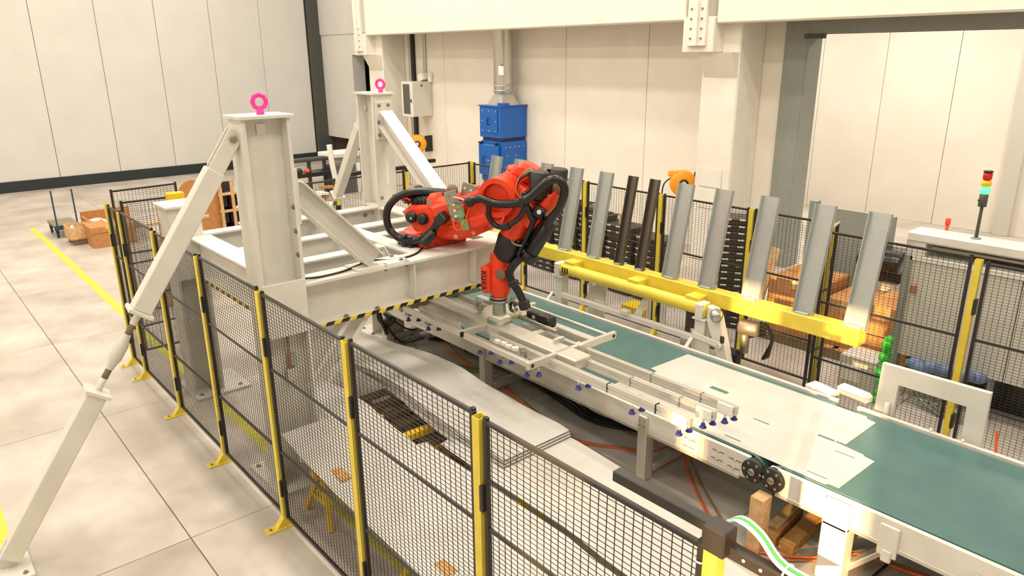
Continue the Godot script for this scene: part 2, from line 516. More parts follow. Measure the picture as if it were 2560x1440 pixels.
func hall() -> void:
	# floor of three metre slabs with narrow joints
	var fl := struct("floor", B.new().span(V(-30, -0.4, -22), V(9.6, -0.014, 9.3), 0.0), "joint")
	var slab := {}
	for i in 13:
		for j in 11:
			var x := -29.95 + 3.0 * i
			var z := -22.4 + 3.0 * j
			if not slab.has(0):
				slab[0] = part("slab", B.new().span(V(0.004, -0.015, 0.004), V(2.996, 0, 2.996), 0.003), "slab0", fl)
				slab[0].position = V(x, 0, z)
			else:
				share("slab", slab[0], V(x, 0, z), fl, "slab%d" % rng.randi_range(0, 2))
	struct("ceiling", B.new().span(V(-30, 10.7, -15.4), V(9.6, 11.0, 9.3), 0.0), "concrete")
	# back wall: cast panels, with the wide opening to the next bay on the right
	var wb := struct("wall_back", pierced(B.new(), [[-6.92, 3.0, -0.1, 4.3]], -21.2, 9.6, 0.0, 10.7, -13.35, -13.12), "joint")
	var xs := [-20.55, -18.05, -15.55, -13.05, -10.55, -8.05, -6.92]
	for k in xs.size() - 1:
		part("panel", B.new().span(V(xs[k] + 0.006, 0, -13.15), V(xs[k + 1] - 0.006, 10.68, -13.0), 0.006), "wall", wb)
	for k in 7:
		var x := -6.92 + 2.5 * k
		part("panel", B.new().span(V(x + 0.006, 4.3, -13.15), V(minf(x + 2.494, 9.6), 10.68, -13.0), 0.006), "wall", wb)
	part("panel", B.new().span(V(3.0, 0, -13.15), V(9.6, 4.28, -13.0), 0.006), "wall", wb)
	# the end of the back wall at the left, set further back
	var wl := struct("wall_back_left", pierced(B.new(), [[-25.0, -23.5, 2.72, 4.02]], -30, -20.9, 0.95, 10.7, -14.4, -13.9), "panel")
	part("panel", B.new().span(V(-27.4, 4.75, -13.92), V(-23.55, 10.68, -13.86), 0.004), "panel", wl)
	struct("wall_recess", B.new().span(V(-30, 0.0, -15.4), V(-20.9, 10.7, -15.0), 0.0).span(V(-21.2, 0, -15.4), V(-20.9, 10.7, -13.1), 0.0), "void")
	# left wall of tall sandwich panels standing on a dark kerb
	var lw := struct("wall_left", B.new().span(V(-29.6, 0, -15.4), V(-27.5, 10.7, 9.3), 0.0), "joint")
	var z := -13.36
	while z < 9.2:
		var z1 := minf(z + 1.795, 9.25)
		part("panel", B.new().span(V(-27.52, 0.33, z + 0.007), V(-27.4, 10.68, z1 - 0.007), 0.008), "panel", lw)
		z = z1
	struct("baseboard_left", B.new().span(V(-27.55, 0, -13.4), V(-27.36, 0.335, 9.25), 0.01), "band")
	struct("trim_1", B.new().span(V(-27.6, 0, -14.1), V(-27.3, 10.7, -13.4), 0.01), "dark_frame")
	# wall behind the camera, with the window strips the low sun comes through; right wall
	struct("wall_front", pierced(B.new(), [[2.75, 3.5, 2.9, 4.15], [1.72, 2.05, 3.4, 4.15], [1.7, 2.3, 4.3, 5.0], [2.8, 3.4, 4.3, 5.0]], -30, 9.6, 0.0, 10.7, 9.0, 9.3), "wall")
	struct("wall_right", B.new().span(V(9.3, 0, -22), V(9.6, 10.7, 9.3), 0.0), "wall")
	# the bay behind the opening
	var fw := struct("wall_far", B.new().span(V(-16, 0, -19.3), V(9.6, 7.0, -19.06), 0.0), "joint")
	for k in 7:
		var x := -14.5 + 1.6 * k
		part("panel", B.new().span(V(x + 0.006, 0, -19.08), V(x + 1.594, 6.2, -19.0), 0.006), "wall", fw)
	struct("wall_far_side", B.new().span(V(-16.3, 0, -19.3), V(-16, 7.0, -13.3), 0.0), "wall")
	struct("ceiling_far", B.new().span(V(-16.3, 6.2, -19.3), V(9.6, 6.5, -13.35), 0.0), "concrete")
	struct("trim_2", B.new().span(V(-5.15, 0, -19.0), V(-4.85, 5.6, -18.86), 0.01), "cabinet")
	struct("trim_3", B.new().span(V(-16, 4.95, -19.0), V(9.3, 5.6, -18.9), 0.01), "wall")
	# steel frame round the opening
	var fr := struct("door_1", B.new().span(V(-7.36, 0, -13.1), V(-6.92, 4.95, -12.93), 0.006).span(V(-6.92, 0, -13.38), V(-6.88, 4.3, -12.93), 0.004), "steel_frame")
	part("lintel", B.new().span(V(-6.92, 4.3, -13.4), V(3.4, 5.0, -12.93), 0.006), "steel_frame", fr)
	part("bracket", B.new().span(V(-6.98, 4.22, -13.0), V(-6.62, 4.3, -12.9), 0.004), "dark_frame", fr)
	# concrete pillars with corbels carrying the crane beam
	for p in [[-8.6, -7.8, -8.84, "pillar_1"], [-20.95, -20.1, -21.15, "pillar_2"]]:
		var o := struct(p[3], B.new().span(V(p[0], 0, -13.0), V(p[1], 10.7, -12.2), 0.025), "concrete")
		part("corbel", B.new().span(V(p[2], 4.0, -12.75), V(p[2] + 0.68, 4.62, -11.86), 0.02), "concrete", o)
		part("corbel_foot", B.new().extr([Vector2(-12.2, 3.55), Vector2(-12.2, 4.0), Vector2(-11.95, 4.0)], Transform3D(Basis(V(0, 0, 1), V(0, 1, 0), V(-1, 0, 0)), V(p[1] - 0.02, 0, 0)), 0.7), "concrete", o)
		var c: float = p[2] + 0.34
		var pl := part("channel", B.new().span(V(c - 0.2, 4.12, -11.86), V(c - 0.03, 10.6, -11.8), 0.004).span(V(c + 0.03, 4.12, -11.86), V(c + 0.2, 10.6, -11.8), 0.004).span(V(c - 0.05, 4.12, -11.86), V(c + 0.05, 10.6, -11.74), 0.004), "concrete", o)
		for q in 4:
			for s in [-1.0, 1.0]:
				part("bolt", B.new().cyl(V(c + s * 0.115, 4.25 + 0.17 * q, -11.8), V(c + s * 0.115, 4.25 + 0.17 * q, -11.775), 0.02, -1, 6), "bolt", pl)
				
	struct("beam_1", B.new().span(V(-20.5, 4.57, -12.3), V(-8.82, 7.0, -11.9), 0.02), "concrete")
	struct("beam_2", B.new().span(V(-8.14, 4.5, -12.3), V(9.3, 7.0, -11.9), 0.02), "concrete")
	# painted floor lines
	struct("marking_1", B.new().span(V(-21.1, 0.0005, -2.62), V(-9.2, 0.003, -2.49), 0.0).span(V(-8.5, 0.0005, -2.62), V(-6.75, 0.003, -2.49), 0.0).span(V(-6.1, 0.0005, -2.66), V(-1.5, 0.003, -2.53), 0.0), "line_yellow")
	struct("marking_2", B.new().span(V(-12.0, 0.0005, -0.21), V(-3.0, 0.003, -0.08), 0.0), "line_yellow")

# ---------------------------------------------------------------- fences

func fence_post(x: float, z: float, h: float, label: String, ends := [1, 1], group := "yellow posts of the mesh fence") -> void:
	var o := thing("fence_post", label, "post", group)
	var w := 0.03
	var b := B.new()
	# open box tube
	b.span(V(x - w, 0.01, z - w), V(x + w, h, z - w + 0.004), 0.0).span(V(x - w, 0.01, z + w - 0.004), V(x + w, h, z + w), 0.0)
	b.span(V(x - w, 0.01, z - w + 0.004), V(x - w + 0.004, h, z + w - 0.004), 0.0).span(V(x + w - 0.004, 0.01, z - w + 0.004), V(x + w, h, z + w - 0.004), 0.0)
	part("tube", b, "yellow", o)
	var f := part("foot_plate", B.new().span(V(x - 0.05, 0, z - 0.045), V(x + 0.05, 0.012, z + 0.19), 0.002).extr([Vector2(z + w, 0.012), Vector2(z + w + 0.07, 0.012), Vector2(z + w, 0.1)], Transform3D(Basis(V(0, 0, 1), V(0, 1, 0), V(-1, 0, 0)), V(x + 0.03, 0, 0)), 0.06), "yellow", o)
	part("bolt", B.new().cyl(V(x, 0.012, z + 0.15), V(x, 0.024, z + 0.15), 0.014, -1, 6), "bolt", f)
	for y in [0.32, h - 0.55]:
		part("clamp", B.new().span(V(x + w - 0.006, y, z - 0.025), V(x + w + 0.022, y + 0.16, z + 0.036), 0.003), "black", o)

func fence_panel(a: Vector3, b: Vector3, y0: float, y1: float, rails: Array, label: String, group := "black wire mesh panels of the safety fence") -> void:
	var o := thing("mesh_fence", label, "fence", group)
	var d := (b - a).normalized()
	var l := (b - a).length()
	var up := Vector3.UP
	for p in [a, b]:
		part("side_tube", B.new().bar(p + up * y0, p + up * y1, 0.03, 0.03, d), "black", o)
		part("end_cap", B.new().bar(p + up * (y1 - 0.002), p + up * (y1 + 0.016), 0.028, 0.028, d), "rubber", o)
	for y in [y0 + 0.012, y1 - 0.014]:
		part("rail", B.new().bar(a + up * y + d * 0.013, b + up * y - d * 0.013, 0.025, 0.026), "black", o)
	for y in rails:
		part("rail", B.new().bar(a + up * y + d * 0.013, b + up * y - d * 0.013, 0.02, 0.024), "black", o)
	var w := B.new()
	var n := int((l - 0.04) / 0.05)
	var s := (l - n * 0.05) / 2
	var g := B.aim(d)
	for k in n + 1:
		var p := a + d * (s + 0.05 * k)
		w.box(p + up * (y0 + y1) / 2, Vector3(0.0034, y1 - y0 - 0.02, 0.0034), g, 0.0)
	n = int((y1 - y0 - 0.05) / 0.03)
	for k in n:
		w.box((a + b) / 2 + up * (y0 + 0.04 + 0.03 * k) + g.x * 0.003, Vector3(0.0028, 0.0028, l - 0.03), g, 0.0)
	var m := part("wire_mesh", w, "wire", o)
	m.set_meta("kind", "stuff")

func fences() -> void:
	var px := [-1.28, -2.72, -4.14, -5.57, -7.02, -8.42, -9.8]
	var ord := ["nearest", "second", "third", "fourth", "fifth", "sixth", "seventh"]
	for k in px.size():
		var l: String = "yellow corner fence post under the black cable tube, nearest of the front fence" if k == 0 else "yellow post of the front fence, %s counted from the cable tube corner" % ord[k]
		fence_post(px[k], -2.11, 2.2, l)
	var words := ["widest mesh panel of the front fence, ending at the cable tube corner", "mesh panel of the front fence over the slotted white sheets", "mesh panel of the front fence before the tall column's foot", "mesh panel of the front fence under the end of the platform", "mesh panel of the front fence between fifth and sixth posts", "mesh panel of the front fence crossed by the long tie rod", ]
	for k in 6:
		fence_panel(V(px[k + 1] + 0.055, 0, -2.11), V(px[k] - 0.055, 0, -2.11), 0.1, 2.2 + 0.015 * (k % 2), [0.77, 1.54], "black " + words[k])
	fence_post(-10.38, -2.11, 2.22, "yellow fence post at the far left corner of the robot cell")
	fence_panel(V(-10.33, 0, -2.11), V(-9.86, 0, -2.11), 0.1, 2.2, [0.77, 1.54], "narrow black wire mesh panel at the far left fence corner")
	# the far end of the cell
	fence_panel(V(-10.5, 0, -2.3), V(-10.5, 0, -2.95), 0.1, 2.2, [0.9, 1.5], "black wire mesh door leaf beside the far left fence corner")
	fence_panel(V(-11.52, 0, -2.42), V(-11.6, 0, -3.32), 0.1, 2.2, [1.1], "black wire mesh gate standing open outside the left fence corner")
	var zs := [-4.2, -5.4, -6.7, -8.12]
	fence_panel(V(-10.55, 0, zs[0]), V(-10.55, 0, zs[1]), 0.1, 2.14, [0.77, 1.45], "black wire mesh panel of the end fence behind the first brace")
	fence_panel(V(-10.55, 0, zs[1] - 0.06), V(-10.55, 0, zs[2] + 0.02), 0.1, 2.14, [0.77, 1.45], "black wire mesh panel of the end fence left of the rear column")
	fence_panel(V(-10.6, 0, zs[2] - 0.06), V(-10.6, 0, zs[3]), 0.1, 2.14, [0.77, 1.45], "black wire mesh panel of the end fence right of the rear column")
	fence_post(-10.55, -6.73, 2.12, "yellow end fence post hidden by the diagonal brace of the rear column")
	fence_post(-10.55, -5.43, 2.12, "yellow end fence post left of the rear column")
	fence_post(-10.64, -8.2, 2.14, "yellow fence post in the rear corner left of the blue cabinet")
	single("cable_tray", B.new().span(V(-10.62, 2.158, -7.0), V(-10.54, 2.22, -5.7), 0.004).span(V(-10.62, 2.22, -7.35), V(-10.54, 2.28, -6.98), 0.004), "black", "black square cable tube along the top of the end fence", "cable tray")
	# rear fence behind the yellow rack
	var qx := [-10.6, -9.2, -7.76, -6.3, -4.88, -3.82]
	var at := ["", "behind the robot arm", "between the first and second long metal slides", "left of the yellow reel", "right of the concrete pillar", "behind the end of the yellow beam"]
	for k in range(1, 6):
		fence_post(qx[k], -8.2, 2.12, "yellow post of the rear fence " + at[k])
		fence_panel(V(qx[k - 1] + 0.055, 0, -8.2), V(qx[k] - 0.055, 0, -8.2), 0.1, 2.12, [0.62, 1.35], ["", "black mesh panel of the rear fence, behind the leftmost slides", "black mesh panel of the rear fence, behind the robot elbow", "black mesh panel of the rear fence, behind the two narrow slides", "black mesh panel of the rear fence, under the orange reel", "black mesh panel of the rear fence, before the cardboard boxes"][k])
	fence_panel(V(-3.76, 0, -8.16), V(-3.76, 0, -7.82), 0.1, 2.12, [0.62, 1.35], "narrow black mesh panel stepping forward behind the yellow beam's end")
	single("corner_stay", B.new().bar(V(-3.76, 2.14, -8.2), V(-3.68, 2.12, -7.8), 0.02, 0.02), "alu", "thin light bar bridging the step in the rear fence", "bar")
	fence_post(-2.18, -7.77, 2.1, "yellow post of the rear fence above the white square portal")
	fence_panel(V(-3.68, 0, -7.77), V(-2.25, 0, -7.77), 0.1, 2.12, [0.62, 1.3], "black wire mesh panel of the rear fence before the grey machine, left")
	fence_panel(V(-2.1, 0, -7.77), V(-0.7, 0, -7.77), 0.1, 2.08, [0.62, 1.3], "black wire mesh panel of the rear fence at the right picture edge")
	# cable tube on the front corner
	var t := thing("cable_tube", "thick black square cable tube over the front fence corner", "cable tray")
	part("upper_tube", B.new().bar(V(-1.79, 2.285, -2.12), V(-1.26, 2.285, -2.12), 0.05, 0.05), "black", t)
	part("junction", B.new().span(V(-1.32, 2.2, -2.16), V(-1.22, 2.31, -2.07), 0.006), "black", t)
	part("lower_tube", B.new().bar(V(-1.24, 2.21, -2.14), V(-0.55, 2.21, -2.14), 0.05, 0.05), "black", t)
	for k in 3:
		part("hole_plug", B.new().cyl(V(-1.16 + 0.07 * k, 2.215, -2.116), V(-1.16 + 0.07 * k, 2.215, -2.108), 0.007, -1, 8), "paper", t)
	for k in 2:
		part("zip_tie", B.new().ring(0.042, 0.046, Transform3D(Basis(V(0, 1, 0), V(-1, 0, 0), V(0, 0, 1)), V(-1.0 + 0.16 * k, 2.23, -2.14)), 0.006, 14), "paper", t)
	for k in 3:
		var z := -2.15 + 0.016 * (k - 1)
		single("cable", B.new().tube([V(-1.3, 2.26, z - 0.05), V(-1.24, 2.305, z - 0.06), V(-1.15, 2.29, z - 0.05), V(-1.04, 2.25, z - 0.01), V(-0.9, 2.247, z), V(-0.55, 2.247, z)], 0.0085, 8), ["cable_grey", "cable_green", "cable_grey"][k], ["white cable on the black tube, on the far side of the green one", "green cable tied on the black tube between two white ones", "white cable on the black tube, on the near side of the green one"][k], "cable", "cables tied to the black tube")
	single("cable_tie", B.new().ring(0.026, 0.03, Transform3D(Basis(), V(-1.335, 2.12, -2.11)), 0.006, 14), "paper", "white cable tie round the last fence upright", "cable tie")

# ---------------------------------------------------------------- platform

func bolts(spots: Array, dir: Vector3, parent: Node, r := 0.018) -> void:
	for p in spots:
		part("bolt", B.new().cyl(p, p + dir * 0.006, r * 1.5, -1, 12).cyl(p + dir * 0.006, p + dir * 0.022, r, -1, 6), "bolt", parent)

func i_beam(called: String, a: Vector3, b: Vector3, w: float, h: float, tf: float, tw: float, parent: Node, up := Vector3.UP, m := "white") -> MeshInstance3D:
	return part(called, B.new().prof(B.isec(w, h, tf, tw), a, b, up, 0.002), m, parent)

const ZX := Basis(Vector3(0, 0, 1), Vector3(0, 1, 0), Vector3(-1, 0, 0))   # local x along world z, local y up, extruded towards -x

func gantry() -> void:
	var o := thing("robot_platform", "white steel platform on tall columns carrying the red robot", "platform")
	# tall column near the fence
	var c1 := i_beam("column", V(-6.25, 0, -2.54), V(-6.25, 3.5, -2.54), 0.3, 0.42, 0.03, 0.022, o, V(0, 0, 1))
	part("top_plate", B.new().span(V(-6.43, 3.5, -2.78), V(-6.07, 3.53, -2.3), 0.004), "white", c1)
	part("cover_plate", B.new().span(V(-6.105, 1.55, -2.745), V(-6.09, 2.06, -2.335), 0.003), "white", c1)
	part("stiffener", B.new().span(V(-6.39, 2.02, -2.72), V(-6.11, 2.035, -2.36), 0.002), "white", c1)
	bolts([V(-6.16, 2.93, -2.75), V(-6.16, 2.62, -2.75), V(-6.16, 2.32, -2.75), V(-6.34, 2.93, -2.75), V(-6.34, 2.62, -2.75)], V(0, 0, -1), c1)
	bolts([V(-6.13, 2.72, -2.722), V(-6.13, 2.5, -2.722), V(-6.13, 2.28, -2.722)], V(0, 0, 1), c1)
	bolts([V(-6.17, 1.3, -2.752), V(-6.17, 1.12, -2.752)], V(0.3, 0, -1).normalized(), c1)
	part("tag_plate", B.new().span(V(-6.232, 3.36, -2.58), V(-6.226, 3.45, -2.5), 0.001), "paper", c1)
	part("grip", B.new().span(V(-6.23, 1.2, -2.63), V(-6.2, 1.32, -2.55), 0.004), "steel", c1)
	part("switch_box", B.new().span(V(-6.23, 1.05, -2.62), V(-6.18, 1.18, -2.52), 0.006), "cabinet", c1)
	part("pipe", B.new().cyl(V(-6.2, 1.18, -2.56), V(-6.2, 1.5, -2.56), 0.012, -1, 8), "hose_brown", c1)
	var bp := part("base_plate", B.new().span(V(-6.72, 0, -2.88), V(-5.98, 0.03, -2.24), 0.004), "white", o)
	bolts([V(-6.64, 0.03, -2.3), V(-6.64, 0.03, -2.8), V(-6.04, 0.03, -2.3), V(-6.04, 0.03, -2.8)], V(0, 1, 0), bp, 0.02)
	for z in [-2.38, -2.7]:
		part("gusset", B.new().extr([Vector2(-6.68, 0.03), Vector2(-6.4, 0.03), Vector2(-6.4, 0.4)], Transform3D(Basis(), V(0, 0, z - 0.008)), 0.016), "white", bp)
	# tall rear column, flanges across the conveyor direction
	var c2 := i_beam("column", V(-8.93, 0, -5.25), V(-8.93, 3.5, -5.25), 0.3, 0.42, 0.03, 0.022, o, V(1, 0, 0))
	part("top_plate", B.new().span(V(-9.17, 3.5, -5.42), V(-8.69, 3.53, -5.08), 0.004), "white", c2)
	part("stiffener", B.new().span(V(-9.11, 1.985, -5.22), V(-8.75, 2.01, -5.1), 0.002), "white", c2)
	part("label_strip", B.new().span(V(-8.72, 2.3, -5.29), V(-8.716, 2.62, -5.25), 0.0), "paper", c2)
	bolts([V(-8.72, 2.13, -5.16), V(-8.72, 2.13, -5.34)], V(1, 0, 0), c2)
	bp = part("base_plate", B.new().span(V(-9.5, 0, -5.62), V(-8.62, 0.03, -5.02), 0.004), "white", o)
	bolts([V(-9.4, 0.03, -5.1), V(-9.1, 0.03, -5.08), V(-8.8, 0.03, -5.08), V(-8.68, 0.03, -5.1), V(-8.68, 0.03, -5.5)], V(0, 1, 0), bp, 0.02)
	# low column at the left end
	var c3 := i_beam("column", V(-8.9, 0, -2.55), V(-8.9, 2.36, -2.55), 0.34, 0.36, 0.03, 0.022, o, V(0, 0, 1), "leg_grey")
	part("top_plate", B.new().span(V(-9.12, 2.36, -2.76), V(-8.66, 2.39, -2.33), 0.004), "white", c3)
	part("side_plate", B.new().span(V(-8.735, 1.5, -2.73), V(-8.725, 2.36, -2.37), 0.002), "white", c3)
	bp = part("base_plate", B.new().span(V(-9.3, 0, -3.02), V(-8.6, 0.03, -2.36), 0.004), "white", o)
	bolts([V(-8.7, 0.03, -2.44), V(-8.7, 0.03, -2.92), V(-9.2, 0.03, -2.44)], V(0, 1, 0), bp, 0.02)
	# deck beams, top at 2 m
	var g := i_beam("front_beam", V(-6.25, 1.775, -2.75), V(-6.25, 1.775, -5.26), 0.3, 0.45, 0.026, 0.016, o)
	for z in [-3.95, -4.75]:
		part("stiffener", B.new().span(V(-6.24, 1.58, z - 0.006), V(-6.115, 1.97, z + 0.006), 0.001), "white", g)
	bolts([V(-6.14, 1.578, -3.15), V(-6.14, 1.578, -3.5), V(-6.14, 2.001, -3.62), V(-6.14, 2.001, -3.86)], V(0, 1, 0), g, 0.02)
	bolts([V(-6.14, 1.97, -3.62), V(-6.14, 1.97, -3.86)], V(0, -1, 0), g, 0.016)
	i_beam("side_beam", V(-8.73, 1.775, -2.68), V(-6.4, 1.775, -2.68), 0.24, 0.45, 0.022, 0.014, o)
	i_beam("side_beam", V(-8.72, 1.775, -5.22), V(-6.4, 1.775, -5.22), 0.24, 0.45, 0.022, 0.014, o)
	var rb := i_beam("rear_beam", V(-8.86, 1.775, -2.73), V(-8.86, 1.775, -5.1), 0.2, 0.45, 0.022, 0.014, o)
	bolts([V(-8.84, 1.9, -4.95), V(-8.84, 1.72, -4.95)], V(1, 0, 0), rb)
	i_beam("main_beam", V(-8.76, 1.775, -4.17), V(-6.4, 1.775, -4.17), 0.2, 0.45, 0.022, 0.014, o)
	var cb := i_beam("cross_beam", V(-6.95, 1.775, -2.8), V(-6.95, 1.775, -4.07), 0.17, 0.42, 0.02, 0.012, o)
	bolts([V(-6.94, 1.9, -3.98), V(-6.94, 1.7, -3.98)], V(1, 0, 0), cb)
	i_beam("cross_beam", V(-7.95, 1.775, -4.27), V(-7.95, 1.775, -5.1), 0.2, 0.42, 0.02, 0.012, o)
	i_beam("cross_beam", V(-7.43, 1.775, -4.27), V(-7.43, 1.775, -5.1), 0.16, 0.42, 0.02, 0.012, o)
	i_beam("cross_beam", V(-7.95, 1.775, -2.8), V(-7.95, 1.775, -4.07), 0.17, 0.36, 0.02, 0.012, o)
	part("robot_plate", B.new().span(V(-7.1, 1.9, -4.98), V(-6.4, 1.985, -4.2), 0.006), "white", o)
	# diagonal braces
	var b1 := i_beam("brace", V(-6.25, 2.86, -2.78), V(-6.25, 2.05, -3.56), 0.18, 0.2, 0.016, 0.012, o)
	part("foot_flange", B.new().span(V(-6.38, 2.0, -3.9), V(-6.12, 2.018, -3.3), 0.003), "white", b1)
	part("head_flange", B.new().span(V(-6.36, 2.55, -2.79), V(-6.14, 3.05, -2.755), 0.003), "white", b1)
	bolts([V(-6.16, 2.018, -3.82), V(-6.34, 2.018, -3.82)], V(0, 1, 0), b1)
	var b2 := i_beam("brace", V(-8.7, 3.22, -5.25), V(-7.15, 2.06, -5.25), 0.19, 0.2, 0.016, 0.012, o)
	part("head_flange", B.new().span(V(-8.72, 2.92, -5.37), V(-8.69, 3.42, -5.13), 0.003), "white", b2)
	part("foot_flange", B.new().span(V(-7.4, 2.0, -5.36), V(-6.85, 2.02, -5.12), 0.003), "white", b2)
	bolts([V(-8.69, 3.37, -5.18), V(-8.69, 3.37, -5.32), V(-8.69, 3.15, -5.16), V(-8.69, 2.98, -5.16)], V(1, 0, 0), b2)
	for s in [[-3.2, 0.5], [-3.42, 0.5]]:
		part("strut", B.new().bar(V(-6.16, 1.55, s[0]), V(-6.16, 0.95, s[0] + 0.5), 0.05, 0.012, V(1, 0, 0)), "white", g)
	part("strut_plate", B.new().extr([Vector2(-2.76, 1.55), Vector2(-3.55, 1.55), Vector2(-2.9, 0.95), Vector2(-2.76, 0.95)], Transform3D(ZX, V(-6.24, 0, 0)), 0.012), "white", g)
	# hazard tape along the lower flanges
	var tp := part("hazard_tape", B.new().span(V(-6.104, 1.545, -5.25), V(-6.095, 1.581, -2.86), 0.0), "yellow", g)
	var st := B.new()
	for k in 14:
		var z := -2.9 - 0.165 * k
		st.extr([Vector2(z, 1.5445), Vector2(z - 0.085, 1.5445), Vector2(z - 0.112, 1.5815), Vector2(z - 0.027, 1.5815)], Transform3D(ZX, V(-6.0935, 0, 0)), 0.003)
	var hs := part("hazard_stripe", st, "rubber", tp)
	hs.set_meta("kind", "stuff")
	tp = part("hazard_tape", B.new().span(V(-8.7, 1.545, -2.556), V(-6.75, 1.581, -2.548), 0.0), "yellow_deep", o)
	st = B.new()
	for k in 11:
		var x := -8.65 + 0.165 * k
		st.extr([Vector2(x, 1.5445), Vector2(x + 0.085, 1.5445), Vector2(x + 0.112, 1.5815), Vector2(x + 0.027, 1.5815)], Transform3D(Basis(), V(0, 0, -2.549)), 0.003)
	hs = part("hazard_stripe", st, "rubber", tp)
	hs.set_meta("kind", "stuff")
	# pink lifting eyes on the column heads
	for e in [[V(-6.2, 3.53, -2.54), V(1, 0, 0.12), "pink lifting eye bolt on the front column's top plate"], [V(-8.76, 3.53, -5.26), V(1, 0, 1.4), "pink lifting eye bolt on the rear column's top plate"]]:
		var p: Vector3 = e[0]
		var d: Vector3 = e[1].normalized()
		var l := thing("lifting_eye", e[2], "lifting eye", "pink lifting eyes of the platform")
		part("shank", B.new().cyl(p, p + V(0, 0.05, 0), 0.034, 0.028, 12), "hoist_pink", l)
		var pr := []
		for k in 9: pr.append([0.058 + 0.02 * cos(TAU * k / 8), 0.016 * sin(TAU * k / 8)])
		var bs := B.aim(d)
		part("eye", B.new().lathe(pr, Transform3D(Basis(bs.x, bs.z, -bs.y), p + V(0, 0.105, 0)), 8), "hoist_pink", l)
	# tie rods with turnbuckles
	tie_rod(V(-6.25, 3.36, -2.3), V(-6.52, 0, -0.08), 0.155, "long white tie rod from the front column to the open floor")
	tie_rod(V(-9.15, 3.32, -5.25), V(-11.7, 0, -5.25), 0.13, "white tie rod leaning from the rear column through the end fence")
	# loose cable over the deck
	single("deck_cable", B.new().tube([V(-6.2, 2.03, -2.74), V(-6.2, 2.01, -2.95), V(-6.22, 2.01, -3.2), V(-6.3, 2.02, -3.45), V(-6.32, 2.025, -3.6), V(-6.27, 2.01, -3.74), V(-6.24, 2.01, -3.92), V(-6.3, 2.01, -4.1), V(-6.42, 2.02, -4.26)], 0.011, 7), "rubber", "black cable lying along the front beam of the platform", "cable")
	single("thin_wire", B.new().tube([V(-6.9, 2.01, -4.05), V(-6.72, 1.9, -4.04), V(-6.55, 1.87, -4.03), V(-6.28, 2.018, -3.98)], 0.005, 5), "paper", "thin white wire hanging across the platform corner", "wire")

func tie_rod(a: Vector3, b: Vector3, w: float, label: String) -> void:
	var o := thing("tie_rod", label, "tie rod", "")
	var d := (b - a).normalized()
	var l := (b - a).length()
	var at := func(t: float) -> Vector3: return a + d * l * t
	var g := B.aim(d)
	var side := g.x
	var lug := part("lug", B.new().bar(a - d * 0.05, a + d * 0.3, 0.02, 0.16).bar(a - side * 0.045 - d * 0.05, a - side * 0.045 + d * 0.42, 0.016, 0.13).bar(a + side * 0.045 - d * 0.05, a + side * 0.045 + d * 0.42, 0.016, 0.13), "white", o)
	part("pin", B.new().cyl(a - side * 0.075 + d * 0.02, a + side * 0.075 + d * 0.02, 0.032, -1, 8), "bolt", lug)
	part("upper_tube", B.new().bar(at.call(0.08), at.call(0.405), w, w, Vector3.UP, 0.008), "white", o)
	part("end_plate", B.new().bar(at.call(0.405), at.call(0.413), w + 0.05, w + 0.05), "white", o)
	part("rod", B.new().cyl(at.call(0.41), at.call(0.438), 0.03, -1, 12), "white", o)
	part("thread", B.new().cyl(at.call(0.435), at.call(0.465), 0.027, -1, 12).cyl(at.call(0.535), at.call(0.562), 0.027, -1, 12), "wood_dark", o)
	var m: Vector3 = at.call(0.46)
	part("turnbuckle", B.new().lathe([[0.0, 0.0], [0.03, 0.0], [0.035, 0.04], [0.052, 0.1], [0.052, l * 0.08 - 0.1], [0.035, l * 0.08 - 0.04], [0.03, l * 0.08], [0.0, l * 0.08]], Transform3D(Basis(g.x, g.z, -g.y), m), 14), "leg_grey", o)
	part("rod", B.new().cyl(at.call(0.56), at.call(0.59), 0.028, -1, 12), "white", o)
	part("end_plate", B.new().bar(at.call(0.588), at.call(0.596), w + 0.05, w + 0.05), "white", o)
	part("lower_tube", B.new().bar(at.call(0.596), at.call(0.965), w, w, Vector3.UP, 0.008), "white", o)
	var f := part("foot_plate", B.new().box(b + V(0, 0.015, 0), V(0.5, 0.03, 0.42)), "white", o)
	part("foot_lug", B.new().bar(at.call(0.93), at.call(0.99), 0.03, w), "white", f)
	bolts([b + V(0.19, 0.03, -0.15), b + V(0.19, 0.03, 0.15), b + V(-0.19, 0.03, -0.15)], V(0, 1, 0), f, 0.014)

# ---------------------------------------------------------------- robot

func at_o(o0: float) -> Transform3D:
	return Transform3D(Basis(), V(0, 0, o0))

func pv(pts: Array) -> Array:
	var r := []
	for p in pts: r.append(Vector2(p[0], p[1]))
	return r

func path3(pts: Array) -> Array:
	var r := []
	for p in pts: r.append(V(p[0], p[1], p[2]))
	return r

